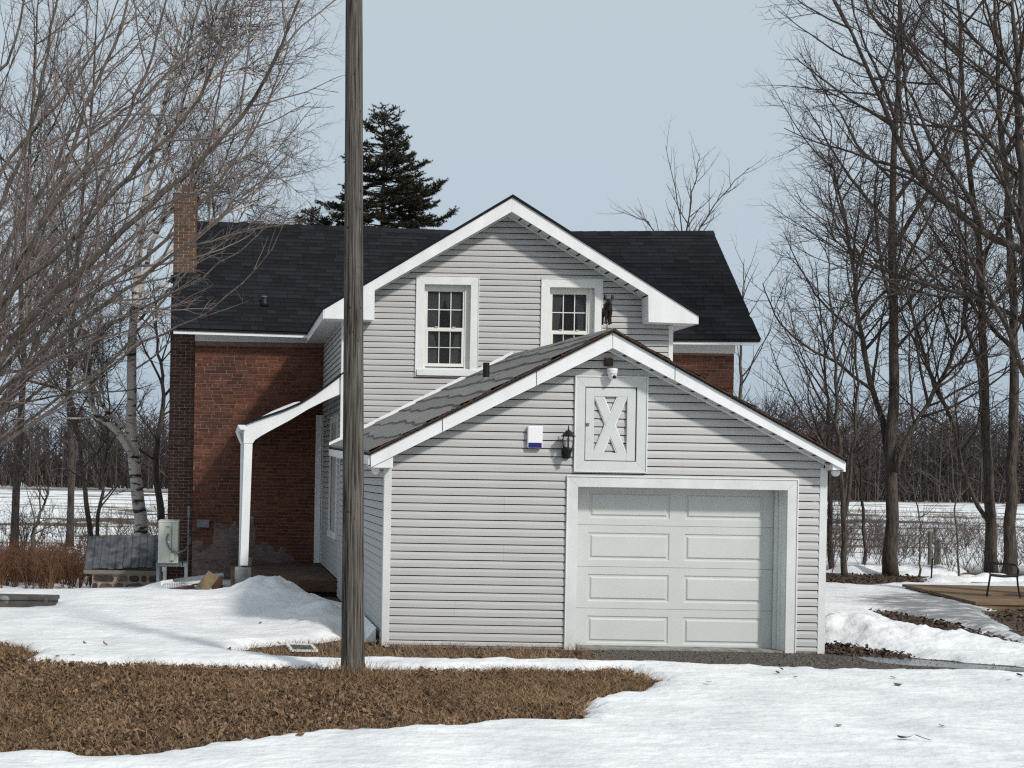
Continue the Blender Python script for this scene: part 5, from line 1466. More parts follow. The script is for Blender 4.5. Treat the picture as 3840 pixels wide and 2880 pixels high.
# ---- cellar hatch with sheet metal roof on a stone wall
BYF, BYB = 28.35, 29.35
cel = thing('cellar_entrance', 'low cellar entrance of field stone under old ribbed metal roof', 'cellar entrance', (-2, 28.8, -.3))
bl, br_ = hz(55, 735, BYF), hz(960, 708, BYF); tl, tr = hz(105, 355, BYB), hz(980, 342, BYB)
npan = 10
for i in range(npan):
    a, b = i / npan, (i + 1) / npan
    f0, f1 = lerp2(bl, br_, a), lerp2(bl, br_, b); g0, g1 = lerp2(tl, tr, a), lerp2(tl, tr, b)
    m = M(); dz = RNG.uniform(-.012, .012)
    ns_ = 6
    vs = []
    for k in range(ns_ + 1):
        t = k / ns_; hgt = .028 if k in (0,) else (.004 if k % 2 else .0)
        fx, gx_ = lerp2(f0, f1, t), lerp2(g0, g1, t)
        vs += [(fx[0], BYF - .03 + dz, fx[1] + hgt + dz), (gx_[0], BYB, gx_[1] + hgt)]
    vs += [(v[0], v[1], v[2] - .012) for v in vs]
    N = 2 * (ns_ + 1)
    fs = []
    for k in range(ns_):
        fs += [(2 * k, 2 * k + 2, 2 * k + 3, 2 * k + 1), (N + 2 * k + 1, N + 2 * k + 3, N + 2 * k + 2, N + 2 * k), (2 * k, N + 2 * k, N + 2 * k + 2, 2 * k + 2)]
    m.add(vs, fs); m.build('roof_panel', MT['zinc'], cel, fixn=False)
s0, s1 = hz(45, 790, BYF), hz(960, 740, BYF)
m = M(); m.box(s0[0], s1[0], BYF - .05, BYF + .18, s0[1] - .005, bl[1] - .02); m.build('sill_board', MT['wood'], cel, .004)
w0 = hz(135, 1010, BYF)
m = M(); m.box(w0[0] + .01, s1[0], BYF + .02, BYB, -.7, s0[1] - .006); m.prismx([(BYF + .05, s0[1]), (BYB - .03, s0[1]), (BYB - .03, tl[1] - .03)], w0[0] + .03, s1[0] - .02)
cw_ = m.build('stone_wall', MT['stonemort'], cel)
rst = random.Random(8)
zc = s0[1] - .02
while zc > -.65:
    hgt = rst.uniform(.13, .22); x = w0[0]
    while x < s1[0] - .05:
        ww = rst.uniform(.14, .52)
        n_ = 9; cxs, czs = x + ww / 2, zc - hgt / 2
        pts_ = [(cxs + (ww / 2 - .018) * math.copysign(abs(math.cos(t)) ** .55, math.cos(t)) * rst.uniform(.86, 1.02), czs + (hgt / 2 - .014) * math.copysign(abs(math.sin(t)) ** .55, math.sin(t)) * rst.uniform(.84, 1.02)) for t in [2 * math.pi * k / n_ for k in range(n_)]]
        m = M(); m.prism(pts_, BYF - .015 - rst.uniform(0, .02), BYF + .03, rst.random())
        m.build('stone', MT['stone'], cw_, .012, attr=True)
        x += ww
    zc -= hgt
# ---- things left lying by the porch
DYY = 25.4
def loose(name, label, cat, boxes, material, y0, y1, bevel=.004, group=None):
    m = M()
    for poly in boxes:
        m.prism([hz(*p, y=y0) for p in poly], y0, y1)
    return tag(m.build(name, material, None, bevel), label, cat, group)
loose('grey_board', 'long grey weathered board lying against the porch foot', 'board', [[(1108, 915), (1110, 868), (1700, 795), (1705, 832)]], MT['greymetal'], 26.2, 26.5)
loose('white_board_end', 'short white painted board end lying in snow by heat pump', 'board', [[(958, 938), (958, 885), (1100, 866), (1108, 912)]], MT['trim'], 26.0, 26.18)
m = M()
for k in range(11):
    a = k / 11
    p = [hz(*lerp2((1000, 905), (1225, 900), a + d / 11), y=25.9) for d in (0.05, .6)]
    m.prism([(p[0][0], p[0][1] - .085), (p[1][0], p[1][1] - .085), (p[1][0], p[1][1] + .0), (p[0][0], p[0][1] + .0)], 25.88, 25.93)
p0_, p1_ = hz(995, 918, 25.9), hz(1235, 908, 25.9)
m.prism([(p0_[0], p0_[1] - .02), (p1_[0], p1_[1] - .02), (p1_[0], p1_[1] + .03), (p0_[0], p0_[1] + .03)], 25.931, 25.96)
tag(m.build('ribbed_vent', MT['soffit'], None, .002), 'grey ribbed vent strip lying below the boards', 'vent')
loose('white_strip', 'thin white trim strip lying behind the brown block', 'board', [[(1235, 928), (1235, 900), (1430, 878), (1430, 905)]], MT['soffit'], 26.0, 26.15)
m = M(); a, b = hz(1050, 990, 25.7), hz(1355, 948, 25.7); m.tube([(a[0], 25.7, a[1]), (b[0], 25.75, b[1])], .035, 10); MT['redpipe'] = mat('dull_red_pipe', (.07, .04, .045), .7, .3, 20)
pp = m.build('old_pipe', MT['redpipe'], None); tag(pp, 'dull dark red pipe lying half buried in snow', 'pipe')
m = M(); bl_c = hz(1512, 892, 25.6)
ax = Vector((.175, 0, .115)).normalized(); 
m.obox((bl_c[0], 25.65, bl_c[1]), Vector((.105, .02, .14)), Vector((0, .06, 0)), Vector((.09, 0, -.065)))
tag(m.build('tilted_block', MT['box'], None, .006), 'tilted tan wooden block standing on edge by the porch', 'block')
loose('dark_panel', 'dark brown leaning wooden panel behind the tan block', 'panel', [[(1560, 1000), (1560, 860), (1690, 815), (1690, 990)]], MT['concred'], 25.9, 25.96)
loose('paving_brick', 'flat dark red paving brick beside the porch post block', 'brick', [[(1785, 985), (1785, 915), (1950, 895), (1955, 965)]], MT['parge'], 24.6, 24.75, .01)
m = M(); c = hz(2012, 915, 24.3)
m.ell((c[0], 24.35, c[1] - .02), .09, .09, .085, 9, 6); rub = m.build('concrete_rubble', MT['concrete'], None); tag(rub, 'rough lump of grey concrete rubble under the porch post', 'rubble')
for v in rub.data.vertices: v.co *= RNG.uniform(.8, 1.15)
# ---- window screen lying on the grass
c0, c1, c2, c3 = G(*D(622, 1388), .02), G(*D(672, 1384), .02), G(*D(692, 1403), .02), G(*D(630, 1407), .02)
scr = thing('window_screen', 'white framed window screen lying flat on the grass', 'screen', (c3[0], c3[1], 0))
cs = [Vector((*c3, .03)), Vector((c3[0] + .30, c3[1] + .0, .03)), Vector((c3[0] + .26, c3[1] + .42, .05)), Vector((c3[0] - .04, c3[1] + .42, .06))]
for a, b in zip(cs, cs[1:] + cs[:1]):
    d = (b - a).normalized(); nrm = Vector((-d.y, d.x, 0))
    m = M(); m.obox((a + b) / 2, (b - a) / 2 * .998, nrm * .02, Vector((0, 0, .012))); m.build('frame_bar', MT['trim'], scr)
m = M(); m.add([p - Vector((0, 0, .004)) for p in cs], [(0, 1, 2, 3)]); MT['mesh'] = mat('screen_mesh', (.06, .075, .07), .8, .2); m.build('mesh', MT['mesh'], scr)
# snow slabs and a plastic sheet against the garage side
m = M()
pts_ = [(XL - .02, 17.6), (XL - .02, 19.4), (XL - .35, 19.3), (XL - .42, 18.2), (XL - .3, 17.7)]
n_ = 14
for k in range(n_):
    t0_, t1_ = k / n_, (k + 1) / n_
    y0_, y1_ = lerp(17.7, 19.6, t0_), lerp(17.7, 19.6, t1_)
    h0, h1 = (.03 if k % 2 else .10) + .02 * RNG.random(), (.10 if k % 2 else .03)
    m.add([(XL - .06, y0_, .02), (XL - .06, y1_, .02), (XL - .03 - h1 * .3, y1_, .20), (XL - .03 - h0 * .3, y0_, .20), (XL - .12 - h0, y0_, .02), (XL - .12 - h1, y1_, .02)], [(4, 5, 2, 3), (0, 4, 3), (1, 2, 5)])
tag(m.build('corrugated_sheet', MT['fascia'], None), 'wavy white sheet leaning along garage side wall foot', 'sheet')
# ---- low concrete wall at the left edge
e1 = W(209, 2238, 20.6)
lw_ = thing('low_wall', 'low mossy concrete retaining wall end at the left of the snow', 'wall', (-4.5, 20.8, 0))
m = M(); m.box(-8.5, e1[0], 20.6, 20.95, -.3, e1[1] - .0605); m.build('base', MT['concdark'], lw_, .02)
m = M(); m.box(-8.5, e1[0] + .02, 20.58, 20.97, e1[1] - .06, e1[1]); m.build('coping', MT['concdark'], lw_, .015)
# ---- wooden platform with metal chairs
deck = thing('wooden_platform', 'low tan wooden platform on the snow by the trees', 'platform', (15.5, 25.5, 0))
nb_ = 18
for i in range(nb_):
    y0_, y1_ = 23.75 + i * .212, 23.75 + (i + 1) * .212 - .006
    xa = 12.98 + (y0_ - 23.75) * .17
    m = M(); m.box(xa, 19.0, y0_, y1_, .10, .15 + RNG.uniform(-.002, .002)); m.build('deck_board', MT['tanwood'], deck, .003)
m = M(); m.box(13.0, 19.0, 23.78, 23.83, -.05, .0995); m.build('rim_joist', MT['tanwood'], deck)
m = M(); m.prismz([(13.03, 23.84), (13.08, 23.84), (13.68, 27.5), (13.63, 27.5)], -.05, .0995); m.build('rim_joist', MT['tanwood'], deck)
def chair(cx, cy, face, label):
    t = thing('patio_chair', label, 'chair', (cx, cy, .151), 'metal chairs on the platform')
    s = face
    def p(x, y, z): return (cx + s * x, cy + y, .151 + z)
    for yy in (-.24, .24):
        m = M(); m.tube([p(-.25, yy, 0), p(-.22, yy, .22), p(-.20, yy, .38), p(-.235, yy, .52), p(-.30, yy, .80)], .013, 7); m.build('rear_leg', MT['black'], t)
        m = M(); m.tube([p(.27, yy, 0), p(.235, yy, .2), p(.22, yy, .36), p(.24, yy, .50), p(.20, yy, .57), p(.12, yy, .585), p(-.08, yy, .59), p(-.25, yy, .60)], .012, 7); m.build('front_leg', MT['black'], t)
        m = M(); m.tube([p(-.20, yy, .38), p(.0, yy, .365), p(.23, yy, .385)], .013, 7); m.build('seat_rail', MT['black'], t)
    m = M(); m.prism([(cx + s * x, .151 + z) for x, z in ((-.20, .372), (.0, .358), (.23, .378), (.23, .388), (.0, .37), (-.20, .384))], cy - .235, cy + .235); m.build('seat', MT['meshblk'], t)
    m = M(); m.prism([(cx + s * x, .151 + z) for x, z in ((-.205, .40), (-.24, .52), (-.30, .79), (-.31, .79), (-.25, .52), (-.215, .40))], cy - .235, cy + .235); m.build('backrest', MT['meshblk'], t)
    m = M(); m.tube([p(-.30, -.24, .80), p(-.305, 0, .815), p(-.30, .24, .80)], .013, 7); m.build('top_rail', MT['black'], t)
    t.rotation_euler.z = -.50
MT['meshblk'] = mat('dark_sling_fabric', (.03, .027, .025), .8, .3, 30)
cX, cY = G(3760, 2237, .151)
chair(cX, cY, 1, 'dark metal patio chair on the platform, seen from its side')
cX2 = W(3830, 2200, cY - .2)[0] + .52
chair(cX2, cY - .1, -1, 'dark metal patio chair cut off by the right photo edge')
# ---- stake and fence posts
a_ = G(3491, 2176, -.08)
m = M(); t_ = W(3497, 2093, a_[1]); m.tube([(a_[0], a_[1], -.2), (t_[0], a_[1], t_[1])], .018, 7); m.box(a_[0] - .03, a_[0] + .03, a_[1] - .02, a_[1] + .02, t_[1] - .2, t_[1] - .18)
tag(m.build('metal_stake', MT['black'], None), 'thin black metal stake standing behind the platform', 'stake')
for k, (px, pt1_, pb2, lab) in enumerate(((3487, 1991, 2138, 'tallest grey wooden fence post between trunk and platform'), (3508, 1975, 2060, 'slim grey fence post just right of the tallest post'), (3520, 2022, 2130, 'stubby pale fence post nearest the platform'))):
    yy = 36.5 + k * 1.2
    x_, zt__ = W(px, pt1_, yy); zb__ = float(zg(x_, yy)) - .2
    r_ = (.05, .03, .055)[k]
    m = M(); m.tube([(x_, yy, zb__), (x_ + .01, yy, (zb__ + zt__) / 2), (x_, yy, zt__ - .03), (x_, yy, zt__)], [r_ * 1.1, r_, r_ * .95, r_ * .5], 9)
    tag(m.build('fence_post', MT['wood'], None), lab, 'post', 'old fence posts beyond the platform')
# ================================================================== TREES
def _norm(a):
    l = math.sqrt(a[0] * a[0] + a[1] * a[1] + a[2] * a[2]) or 1e-9
    return (a[0] / l, a[1] / l, a[2] / l)
class Tree:
    def __init__(s, seed):
        s.r = random.Random(seed); s.seg = []; s.limbs = []; s.az = s.r.uniform(0, 6.28)
    def child_dir(s, d, ang):
        s.az += 2.4 + s.r.uniform(-.5, .5)
        a = (0, 0, 1) if abs(d[2]) < .9 else (1, 0, 0)
        u = _norm((d[1] * a[2] - d[2] * a[1], d[2] * a[0] - d[0] * a[2], d[0] * a[1] - d[1] * a[0]))
        v = (d[1] * u[2] - d[2] * u[1], d[2] * u[0] - d[0] * u[2], d[0] * u[1] - d[1] * u[0])
        ca, sa, c, n = math.cos(s.az), math.sin(s.az), math.cos(ang), math.sin(ang)
        return _norm(tuple(d[i] * c + (u[i] * ca + v[i] * sa) * n for i in range(3)))
    def branch(s, p, d, L, r, lv, P):
        """P: list of level dicts"""
        q = P[lv]
        n = max(2, int(L / q['seg'] + .5)); st = L / n
        pts, rad = [p], [r]
        g = s.r.gauss; wig = q['wig']; up = q['up']; bias = q.get('bias', (0, 0, 0)); tip = q['tip']
        for i in range(n):
            d = _norm((d[0] + g(0, wig) + bias[0], d[1] + g(0, wig) + bias[1], d[2] + g(0, wig) + up + bias[2]))
            p = (p[0] + d[0] * st, p[1] + d[1] * st, p[2] + d[2] * st)
            pts.append(p); rad.append(r * (1 - (i + 1) / n * (1 - tip)))
        s.emit(pts, rad, q.get('thick', False))
        if lv + 1 < len(P):
            s.children(pts, rad, L, lv + 1, P)
    def emit(s, pts, rad, thick):
        if thick: s.limbs.append((pts, rad))
        else:
            for i in range(len(pts) - 1):
                s.seg.append((*pts[i], *pts[i + 1], rad[i], rad[i + 1]))
    def children(s, pts, rad, L, lv, P, start=None):
        q = P[lv]
        n = q['n'] if isinstance(q['n'], int) else max(1, int(L * q['n'] + s.r.random()))
        st = q['start'] if start is None else start
        for c in range(n):
            t = st + (1 - st) * (c + s.r.random()) / n
            f = t * (len(pts) - 1); i = min(int(f), len(pts) - 2); f -= i
            a, b = pts[i], pts[i + 1]
            p = (a[0] + (b[0] - a[0]) * f, a[1] + (b[1] - a[1]) * f, a[2] + (b[2] - a[2]) * f)
            d = _norm((b[0] - a[0], b[1] - a[1], b[2] - a[2]))
            ang = math.radians(s.r.uniform(*q['ang']))
            cd = s.child_dir(d, ang)
            Lc = (L * q['ratio'] if 'ratio' in q else q['len']) * (1 - q.get('fall', .5) * t) * s.r.uniform(.65, 1.3)
            rc = min(rad[i] * .72, max(q['rmin'], Lc * q['rk']))
            s.branch(p, cd, Lc, rc, lv, P)
    def build(s, name, label, base, bark, twig, group=None, cat='tree', knob=10):
        t = thing(name, label, cat, base, group)
        m = M()
        for pts, rad in s.limbs:
            m.tube(pts, rad, knob if rad[0] > .05 else 6)
        if s.limbs: m.build('trunk', bark, t, smooth_=True, fixn=False)
        if s.seg:
            v, q = tubes(np.array(s.seg))
            np_mesh('crown', v, q, twig, t)
        return t
def tubes(S, k=3):
    S = np.asarray(S, float)
    a, b, r0, r1 = S[:, 0:3], S[:, 3:6], S[:, 6], S[:, 7]
    d = b - a; d /= np.linalg.norm(d, axis=1)[:, None] + 1e-12
    h = np.where(np.abs(d[:, 2:3]) < .9, np.array([[0, 0, 1.]]), np.array([[1., 0, 0]]))
    u = np.cross(d, h); u /= np.linalg.norm(u, axis=1)[:, None]
    w = np.cross(d, u)
    vs = []
    for c, r in ((a, r0), (b, r1)):
        for j in range(k):
            t = 2 * math.pi * j / k
            vs.append(c + (u * math.cos(t) + w * math.sin(t)) * r[:, None])
    v = np.stack(vs, 1)
    o = (np.arange(len(S)) * 2 * k)[:, None]
    q = np.concatenate([o + np.array([[j, (j + 1) % k, k + (j + 1) % k, k + j]]) for j in range(k)], 0)
    return v.reshape(-1, 3), q

def path_px(pts, Y, dys=None):
    out = []
    for i, (px, py) in enumerate(pts):
        y = Y + (dys[i] if dys else 0)
        x, z = W(*D(px, py), y)
        out.append((x, y, z))
    return out
def resample(pts, n, wob, rnd):
    P = np.array(pts); d = np.r_[0, np.cumsum(np.linalg.norm(np.diff(P, axis=0), axis=1))]
    t = np.linspace(0, d[-1], n)
    # smooth spline through the points (Catmull-Rom)
    out = []
    for s in t:
        i = min(np.searchsorted(d, s, 'right') - 1, len(P) - 2); f = (s - d[i]) / (d[i + 1] - d[i] + 1e-9)
        p0, p1, p2, p3 = P[max(i - 1, 0)], P[i], P[i + 1], P[min(i + 2, len(P) - 1)]
        out.append(.5 * ((2 * p1) + (-p0 + p2) * f + (2 * p0 - 5 * p1 + 4 * p2 - p3) * f * f + (-p0 + 3 * p1 - 3 * p2 + p3) * f ** 3))
    out = np.array(out); out[1:-1] += rnd.normal(0, wob, out[1:-1].shape)
    return [tuple(map(float, p)) for p in out], float(d[-1])
nrs = np.random.RandomState(77)

# ---- near maple at the left: trunk outside the picture, limbs sweeping up to the right
mp_t = Tree(31)
MY = 16.6
mbase = (-3.66, MY, 0)
trunk = [(-3.66, MY, -.1), (-3.66, MY, .6), (-3.62, MY + .02, 1.2), (-3.6, MY, 1.9), (-3.58, MY, 2.6), (-3.56, MY + .05, 3.2)]
mp_t.emit(*(lambda r: (r[0], list(np.linspace(.25, .13, len(r[0])))))(resample(trunk, 14, .01, nrs)), True)
limbs_px = [
    ([(-170, 1040), (0, 690), (75, 520), (130, 390), (185, 230), (262, 60), (300, -80)], .052, [0, 0, .1, .2, .3, .4, .5]),
    ([(-170, 1060), (40, 720), (190, 570), (330, 440), (470, 310), (560, 190), (625, 60), (662, -60)], .060, [0, -.2, -.3, -.4, -.5, -.6, -.7, -.7]),
    ([(-170, 1080), (-10, 880), (90, 760), (250, 640), (400, 530), (520, 430), (580, 380), (625, 330)], .042, [0, .3, .5, .8, 1.0, 1.2, 1.3, 1.3]),
    ([(-170, 1000), (20, 600), (140, 420), (255, 280), (330, 120), (372, -60)], .050, [0, .5, .8, 1.0, 1.2, 1.3]),
    ([(-170, 980), (-30, 520), (50, 330), (95, 150), (130, -60)], .050, [0, -.3, -.5, -.7, -.8]),
    ([(-170, 1060), (30, 930), (200, 810), (370, 712), (470, 660), (550, 585), (605, 505), (622, 460)], .026, [0, -.6, -1.0, -1.3, -1.5, -1.6, -1.7, -1.7]),
    ([(-170, 1050), (20, 780), (180, 650), (330, 545), (450, 420), (530, 310), (585, 200), (625, 90)], .042, [0, .8, 1.2, 1.6, 1.9, 2.1, 2.2, 2.3]),
    ([(-170, 960), (0, 660), (110, 560), (240, 420), (390, 260), (470, 130), (520, -40)], .046, [0, -.8, -1.1, -1.4, -1.6, -1.8, -1.9]),
    ([(-170, 900), (-20, 420), (110, 240), (220, 90), (280, -60)], .040, [0, .9, 1.3, 1.6, 1.8]),
    ([(-170, 1070), (0, 960), (120, 880), (260, 760), (360, 640), (430, 560), (520, 500), (600, 430)], .034, [0, 1.2, 1.6, 2.0, 2.2, 2.4, 2.5, 2.6]),
    ([(-170, 860), (-40, 260), (30, 100), (60, -60)], .045, [0, .2, .2, .3]),
    ([(-170, 1000), (60, 800), (240, 700), (340, 650), (430, 600), (520, 540), (580, 480)], .028, [0, -1.2, -1.7, -2.0, -2.2, -2.3, -2.4]),
    ([(-170, 930), (0, 560), (150, 330), (320, 200), (440, 60), (500, -60)], .040, [0, 1.5, 2.1, 2.5, 2.7, 2.8]),
]
PM = [None,
      dict(n=3.0, start=.10, ang=(22, 50), ratio=.33, fall=.55, seg=.12, wig=.075, up=.04, tip=.35, rmin=.007, rk=.010, bias=(.012, 0, 0)),
      dict(n=6.0, start=.10, ang=(25, 58), ratio=.34, fall=.5, seg=.08, wig=.14, up=.05, tip=.5, rmin=.0048, rk=.008),
      dict(n=6.4, start=.12, ang=(30, 65), len=.18, fall=.4, seg=.065, wig=.26, up=.07, tip=.6, rmin=.0034, rk=.006)]
for pts, r, dys in limbs_px:
    pp, L = resample(path_px(pts, MY, dys), 26, .014, nrs)
    rad = [q_ * (1 + .9 * max(0, 1 - j_ / 5)) for j_, q_ in enumerate(np.linspace(r, r * .2, len(pp)))]
    mp_t.emit(pp, rad, True)
    if r < .036:          # the low outer limbs are sparse
        q_ = [None] + [dict(d) for d in PM[1:]]; q_[1]['n'] = 1.3; q_[2]['n'] = 2.6; q_[3]['n'] = 2.5; q_[1]['ratio'] = .22
        mp_t.children(pp, rad, L, 1, q_)
    else:
        mp_t.children(pp, rad, L, 1, PM)
mp_t.build('maple_tree', 'bare pale maple at left, long limbs sweeping right over the roof', mbase, MT['bark'], MT['twigp'])

# ---- tall bare trees
def bare(seed, trunk_pts, r0, P, limbs, name, label, bark, twig, group=None, wob=.02, n=26, extra=(), rtop=.10, start=.3):
    t = Tree(seed)
    pp, L = resample(trunk_pts, n, wob, nrs)
    rad = [r0 * (1 - (1 - rtop) * (i / (n - 1)) ** .9) for i in range(n)]
    rad[0] *= 1.25; rad[1] *= 1.08
    t.emit(pp, rad, True)
    t.children(pp, rad, limbs, 1, P, start)
    for e, re in extra:
        q, L2 = resample(e, 16, wob, nrs)
        rd = list(np.linspace(re, re * .25, len(q)))
        t.emit(q, rd, True); t.children(q, rd, limbs * .8, 1, P, .2)
    return t.build(name, label, trunk_pts[0], bark, twig, group)
def PT(nl, ang=(32, 58), up=.05, n2=3.3, n3=5.2, n4=5.6, seg=.26, wig=.075, tw=.30, rk=.011, bias=(0, 0, 0)):
    return [None,
            dict(n=nl, start=.3, ang=ang, ratio=1.0, fall=.45, seg=seg, wig=wig, up=up, tip=.22, rmin=.02, rk=rk, thick=True, bias=bias),
            dict(n=n2, start=.15, ang=(25, 60), ratio=.42, fall=.5, seg=.18, wig=.13, up=.05, tip=.3, rmin=.011, rk=.009, bias=bias),
            dict(n=n3, start=.15, ang=(28, 62), ratio=.40, fall=.5, seg=.13, wig=.18, up=.04, tip=.5, rmin=.0090, rk=.008),
            dict(n=n4, start=.15, ang=(30, 65), len=tw, fall=.4, seg=.13, wig=.24, up=.03, tip=.6, rmin=.0066, rk=.006)]
def TP(pts, Y): return path_px(pts, Y)
YT = 33.6
G_R = 'bare trees along the right yard edge'
bare(51, TP([(1924, 1250), (1924, 1100), (1926, 980), (1930, 850), (1930, 700), (1928, 480), (1935, 250), (1945, -60), (1940, -300)], YT), .16, PT(19, n2=3.8, n3=5.6), 5.2, 'bare_tree',
     'large bare tree whose forked trunk stands right of garage', MT['barkd'], MT['twigd'], G_R,
     extra=[(TP([(1920, 1000), (1900, 890), (1872, 780), (1850, 650), (1825, 470), (1790, 330)], YT + .3), .078), (TP([(1935, 1020), (1960, 950), (2010, 860), (2070, 740), (2110, 560)], YT - .3), .07)])
bare(52, TP([(2142, 1252), (2140, 1150), (2134, 1000), (2128, 850), (2122, 700), (2110, 500), (2085, 280), (2070, 0), (2060, -250)], YT + .2), .135, PT(19, n2=3.8, n3=5.6), 4.6, 'bare_tree',
     'bare tree trunk just behind the patio chair, left of a twin trunk', MT['barkd'], MT['twigd'], G_R,
     extra=[(TP([(2137, 1130), (2112, 1085), (2085, 1030), (2050, 900), (2000, 780), (1960, 640), (1880, 520)], YT + .15), .055)])
bare(53, TP([(2180, 1250), (2180, 1130), (2186, 1000), (2190, 850), (2190, 700), (2180, 480), (2160, 250), (2150, 0), (2150, -250)], YT - .4), .14, PT(19, n2=3.8, n3=5.6), 4.8, 'bare_tree',
     'rightmost full trunk of the bare trees behind platform', MT['barkd'], MT['twigd'], G_R)
bare(54, TP([(1828, 1258), (1822, 1120), (1815, 980), (1806, 860), (1800, 720), (1790, 600), (1785, 480)], YT - .5), .075, PT(11, n2=3.2, up=.09, ang=(18, 42)), 3.2, 'bare_tree',
     'slim dark bare tree forking low beside the garage corner', MT['barkd'], MT['twigd'], G_R, extra=[(TP([(1822, 1130), (1840, 980), (1850, 850), (1848, 700), (1850, 560)], YT - .4), .05)])
bare(55, TP([(1795, 1252), (1793, 1120), (1792, 980), (1785, 850), (1775, 700), (1760, 560)], YT + 1.2), .07, PT(10, n2=3.0, up=.08, ang=(20, 45)), 3.0, 'bare_tree',
     'bare tree half hidden behind the garage right corner', MT['barkd'], MT['twigd'], G_R)
bare(56, TP([(1868, 1246), (1866, 1150), (1858, 1030), (1850, 930), (1846, 840), (1840, 720)], YT + 2), .05, PT(9, n2=2.8, up=.06), 2.4, 'bare_tree',
     'thin crooked bare tree left of the large forked trunk', MT['barkd'], MT['twigd'], G_R)
# overhanging tree whose trunk stands outside the right edge
ob = bare(57, [(15.2, 25.5, -.1), (15.1, 25.5, 2.5), (14.9, 25.5, 5), (14.6, 25.4, 8), (14.3, 25.3, 11)], .24, PT(13, n2=3.0, up=.05, bias=(-.01, 0, 0)), 4.6, 'bare_tree',
     'bare tree rooted outside the right edge, dark limbs reaching in high', MT['barkd'], MT['twigd'], G_R,
     extra=[(path_px([(2262, 590), (2215, 545), (2130, 505), (2010, 410), (1950, 330), (1890, 180), (1840, 80), (1790, -20)], 25.0, [.45, .2, 0, 0, 0, 0, 0, 0]), .075), (path_px([(2256, 450), (2200, 380), (2080, 250), (1980, 120), (1900, -20)], 25.6), .05),
            (path_px([(2242, 715), (2200, 690), (2090, 640), (1960, 600), (1850, 560), (1760, 470)], 26.0, [-.4, -.2, 0, 0, 0, 0]), .045), (path_px([(2262, 330), (2215, 230), (2150, 80), (2110, -60)], 24.6, [.8, .4, 0, 0]), .05)])
# two pale saplings
for k, (pts, lab) in enumerate((([(1985, 1246), (1988, 1150), (1975, 1060), (1965, 960)], 'thin pale sapling just right of the large forked trunk'), ([(2072, 1250), (2066, 1150), (2060, 1050), (2052, 960), (2060, 860), (2070, 760)], 'tall thin pale sapling left of the patio chair'))):
    bare(60 + k, TP(pts, 32.0), .028, PT(8, n2=1.2, n3=2.2, n4=2, up=.06), 1.0, 'sapling', lab, MT['bark'], MT['twigm'], 'saplings by the platform')
# tree behind the house ridge, right
bare(58, path_px([(1480, 1100), (1478, 900), (1476, 700), (1476, 560), (1472, 490), (1462, 430), (1450, 370), (1438, 315)], 41), .065, PT(13, n2=3.0, n3=3.6, n4=2.4, up=.10, ang=(20, 45), rk=.009), 1.7, 'bare_tree',
     'sparse bare tree rising behind the right roof ridge', MT['bark'], MT['twigp'], None, extra=[(path_px([(1476, 640), (1500, 520), (1540, 450), (1580, 400), (1618, 362)], 41), .035), (path_px([(1474, 640), (1440, 540), (1400, 480), (1340, 460)], 41.3), .03), (path_px([(1476, 560), (1490, 450), (1505, 380), (1510, 330)], 40.6), .03)])
bare(59, path_px([(1590, 1000), (1600, 800), (1602, 690), (1604, 620), (1608, 560)], 43), .08, PT(9, n2=1.2, n3=2.4, n4=2, up=.08), 2.4, 'bare_tree', 'small bare tree showing beyond the right roof edge', MT['bark'], MT['twigm'])
# ---- birch behind the left end of the house
YB = 33.0
bt_ = bare(61, path_px([(312, 1190), (300, 1100), (293, 1040), (287, 960), (284, 880), (284, 790), (288, 700), (300, 560), (315, 420), (345, 260), (380, 110), (400, 0)], YB), .17,
     PT(17, n2=5.2, n3=7.2, n4=6.2, up=.02, ang=(35, 65), tw=.34), 3.7, 'birch_tree', 'white barked birch with dense fine twigs left of house', MT['birch'], MT['twigb'], None, wob=.015, n=34,
     extra=[(path_px([(286, 985), (262, 945), (235, 915), (205, 890), (192, 820), (180, 700), (160, 560)], YB - .2), .085), (path_px([(284, 930), (250, 905), (225, 880), (205, 850), (150, 740)], YB + .2), .06),
            (path_px([(300, 640), (340, 500), (420, 360), (500, 240), (560, 160)], YB), .07), (path_px([(310, 520), (390, 440), (480, 370), (570, 320), (615, 310)], YB + .5), .05),
            (path_px([(330, 330), (400, 230), (480, 150), (550, 80), (590, 20)], YB - .4), .05), (path_px([(295, 600), (370, 540), (460, 480), (540, 440), (600, 420)], YB - .3), .045), (path_px([(360, 200), (430, 90), (490, 0), (520, -80)], YB + .4), .045), (path_px([(290, 700), (350, 640), (430, 570), (500, 500), (560, 400)], YB + .8), .04)])
# more trees at the left
G_L = 'bare trees beyond the left lawn'
bare(62, path_px([(352, 1170), (345, 1080), (338, 1020), (345, 930), (352, 840), (340, 720), (330, 600)], 36), .11, PT(13, n2=3.4), 3.4, 'bare_tree', 'dark bare tree between the birch and brick chimney', MT['barkd'], MT['twigd'], G_L)
bare(63, path_px([(196, 1200), (190, 1110), (180, 1040), (170, 970), (155, 860), (130, 740), (110, 600)], 38), .085, PT(14, n2=3.6, up=.04), 3.6, 'bare_tree', 'dark twin stemmed bare tree left of the birch', MT['barkd'], MT['twigd'], G_L, extra=[(path_px([(205, 1190), (215, 1100), (225, 1010), (235, 920), (230, 800)], 38), .06)])
bare(64, path_px([(-60, 1180), (-50, 1060), (-30, 960), (10, 880), (60, 820), (110, 740), (160, 640)], 30), .14, PT(16, n2=3.6, up=.03), 3.8, 'bare_tree', 'dark spreading bare tree reaching in at the left edge', MT['barkd'], MT['twigd'], G_L)
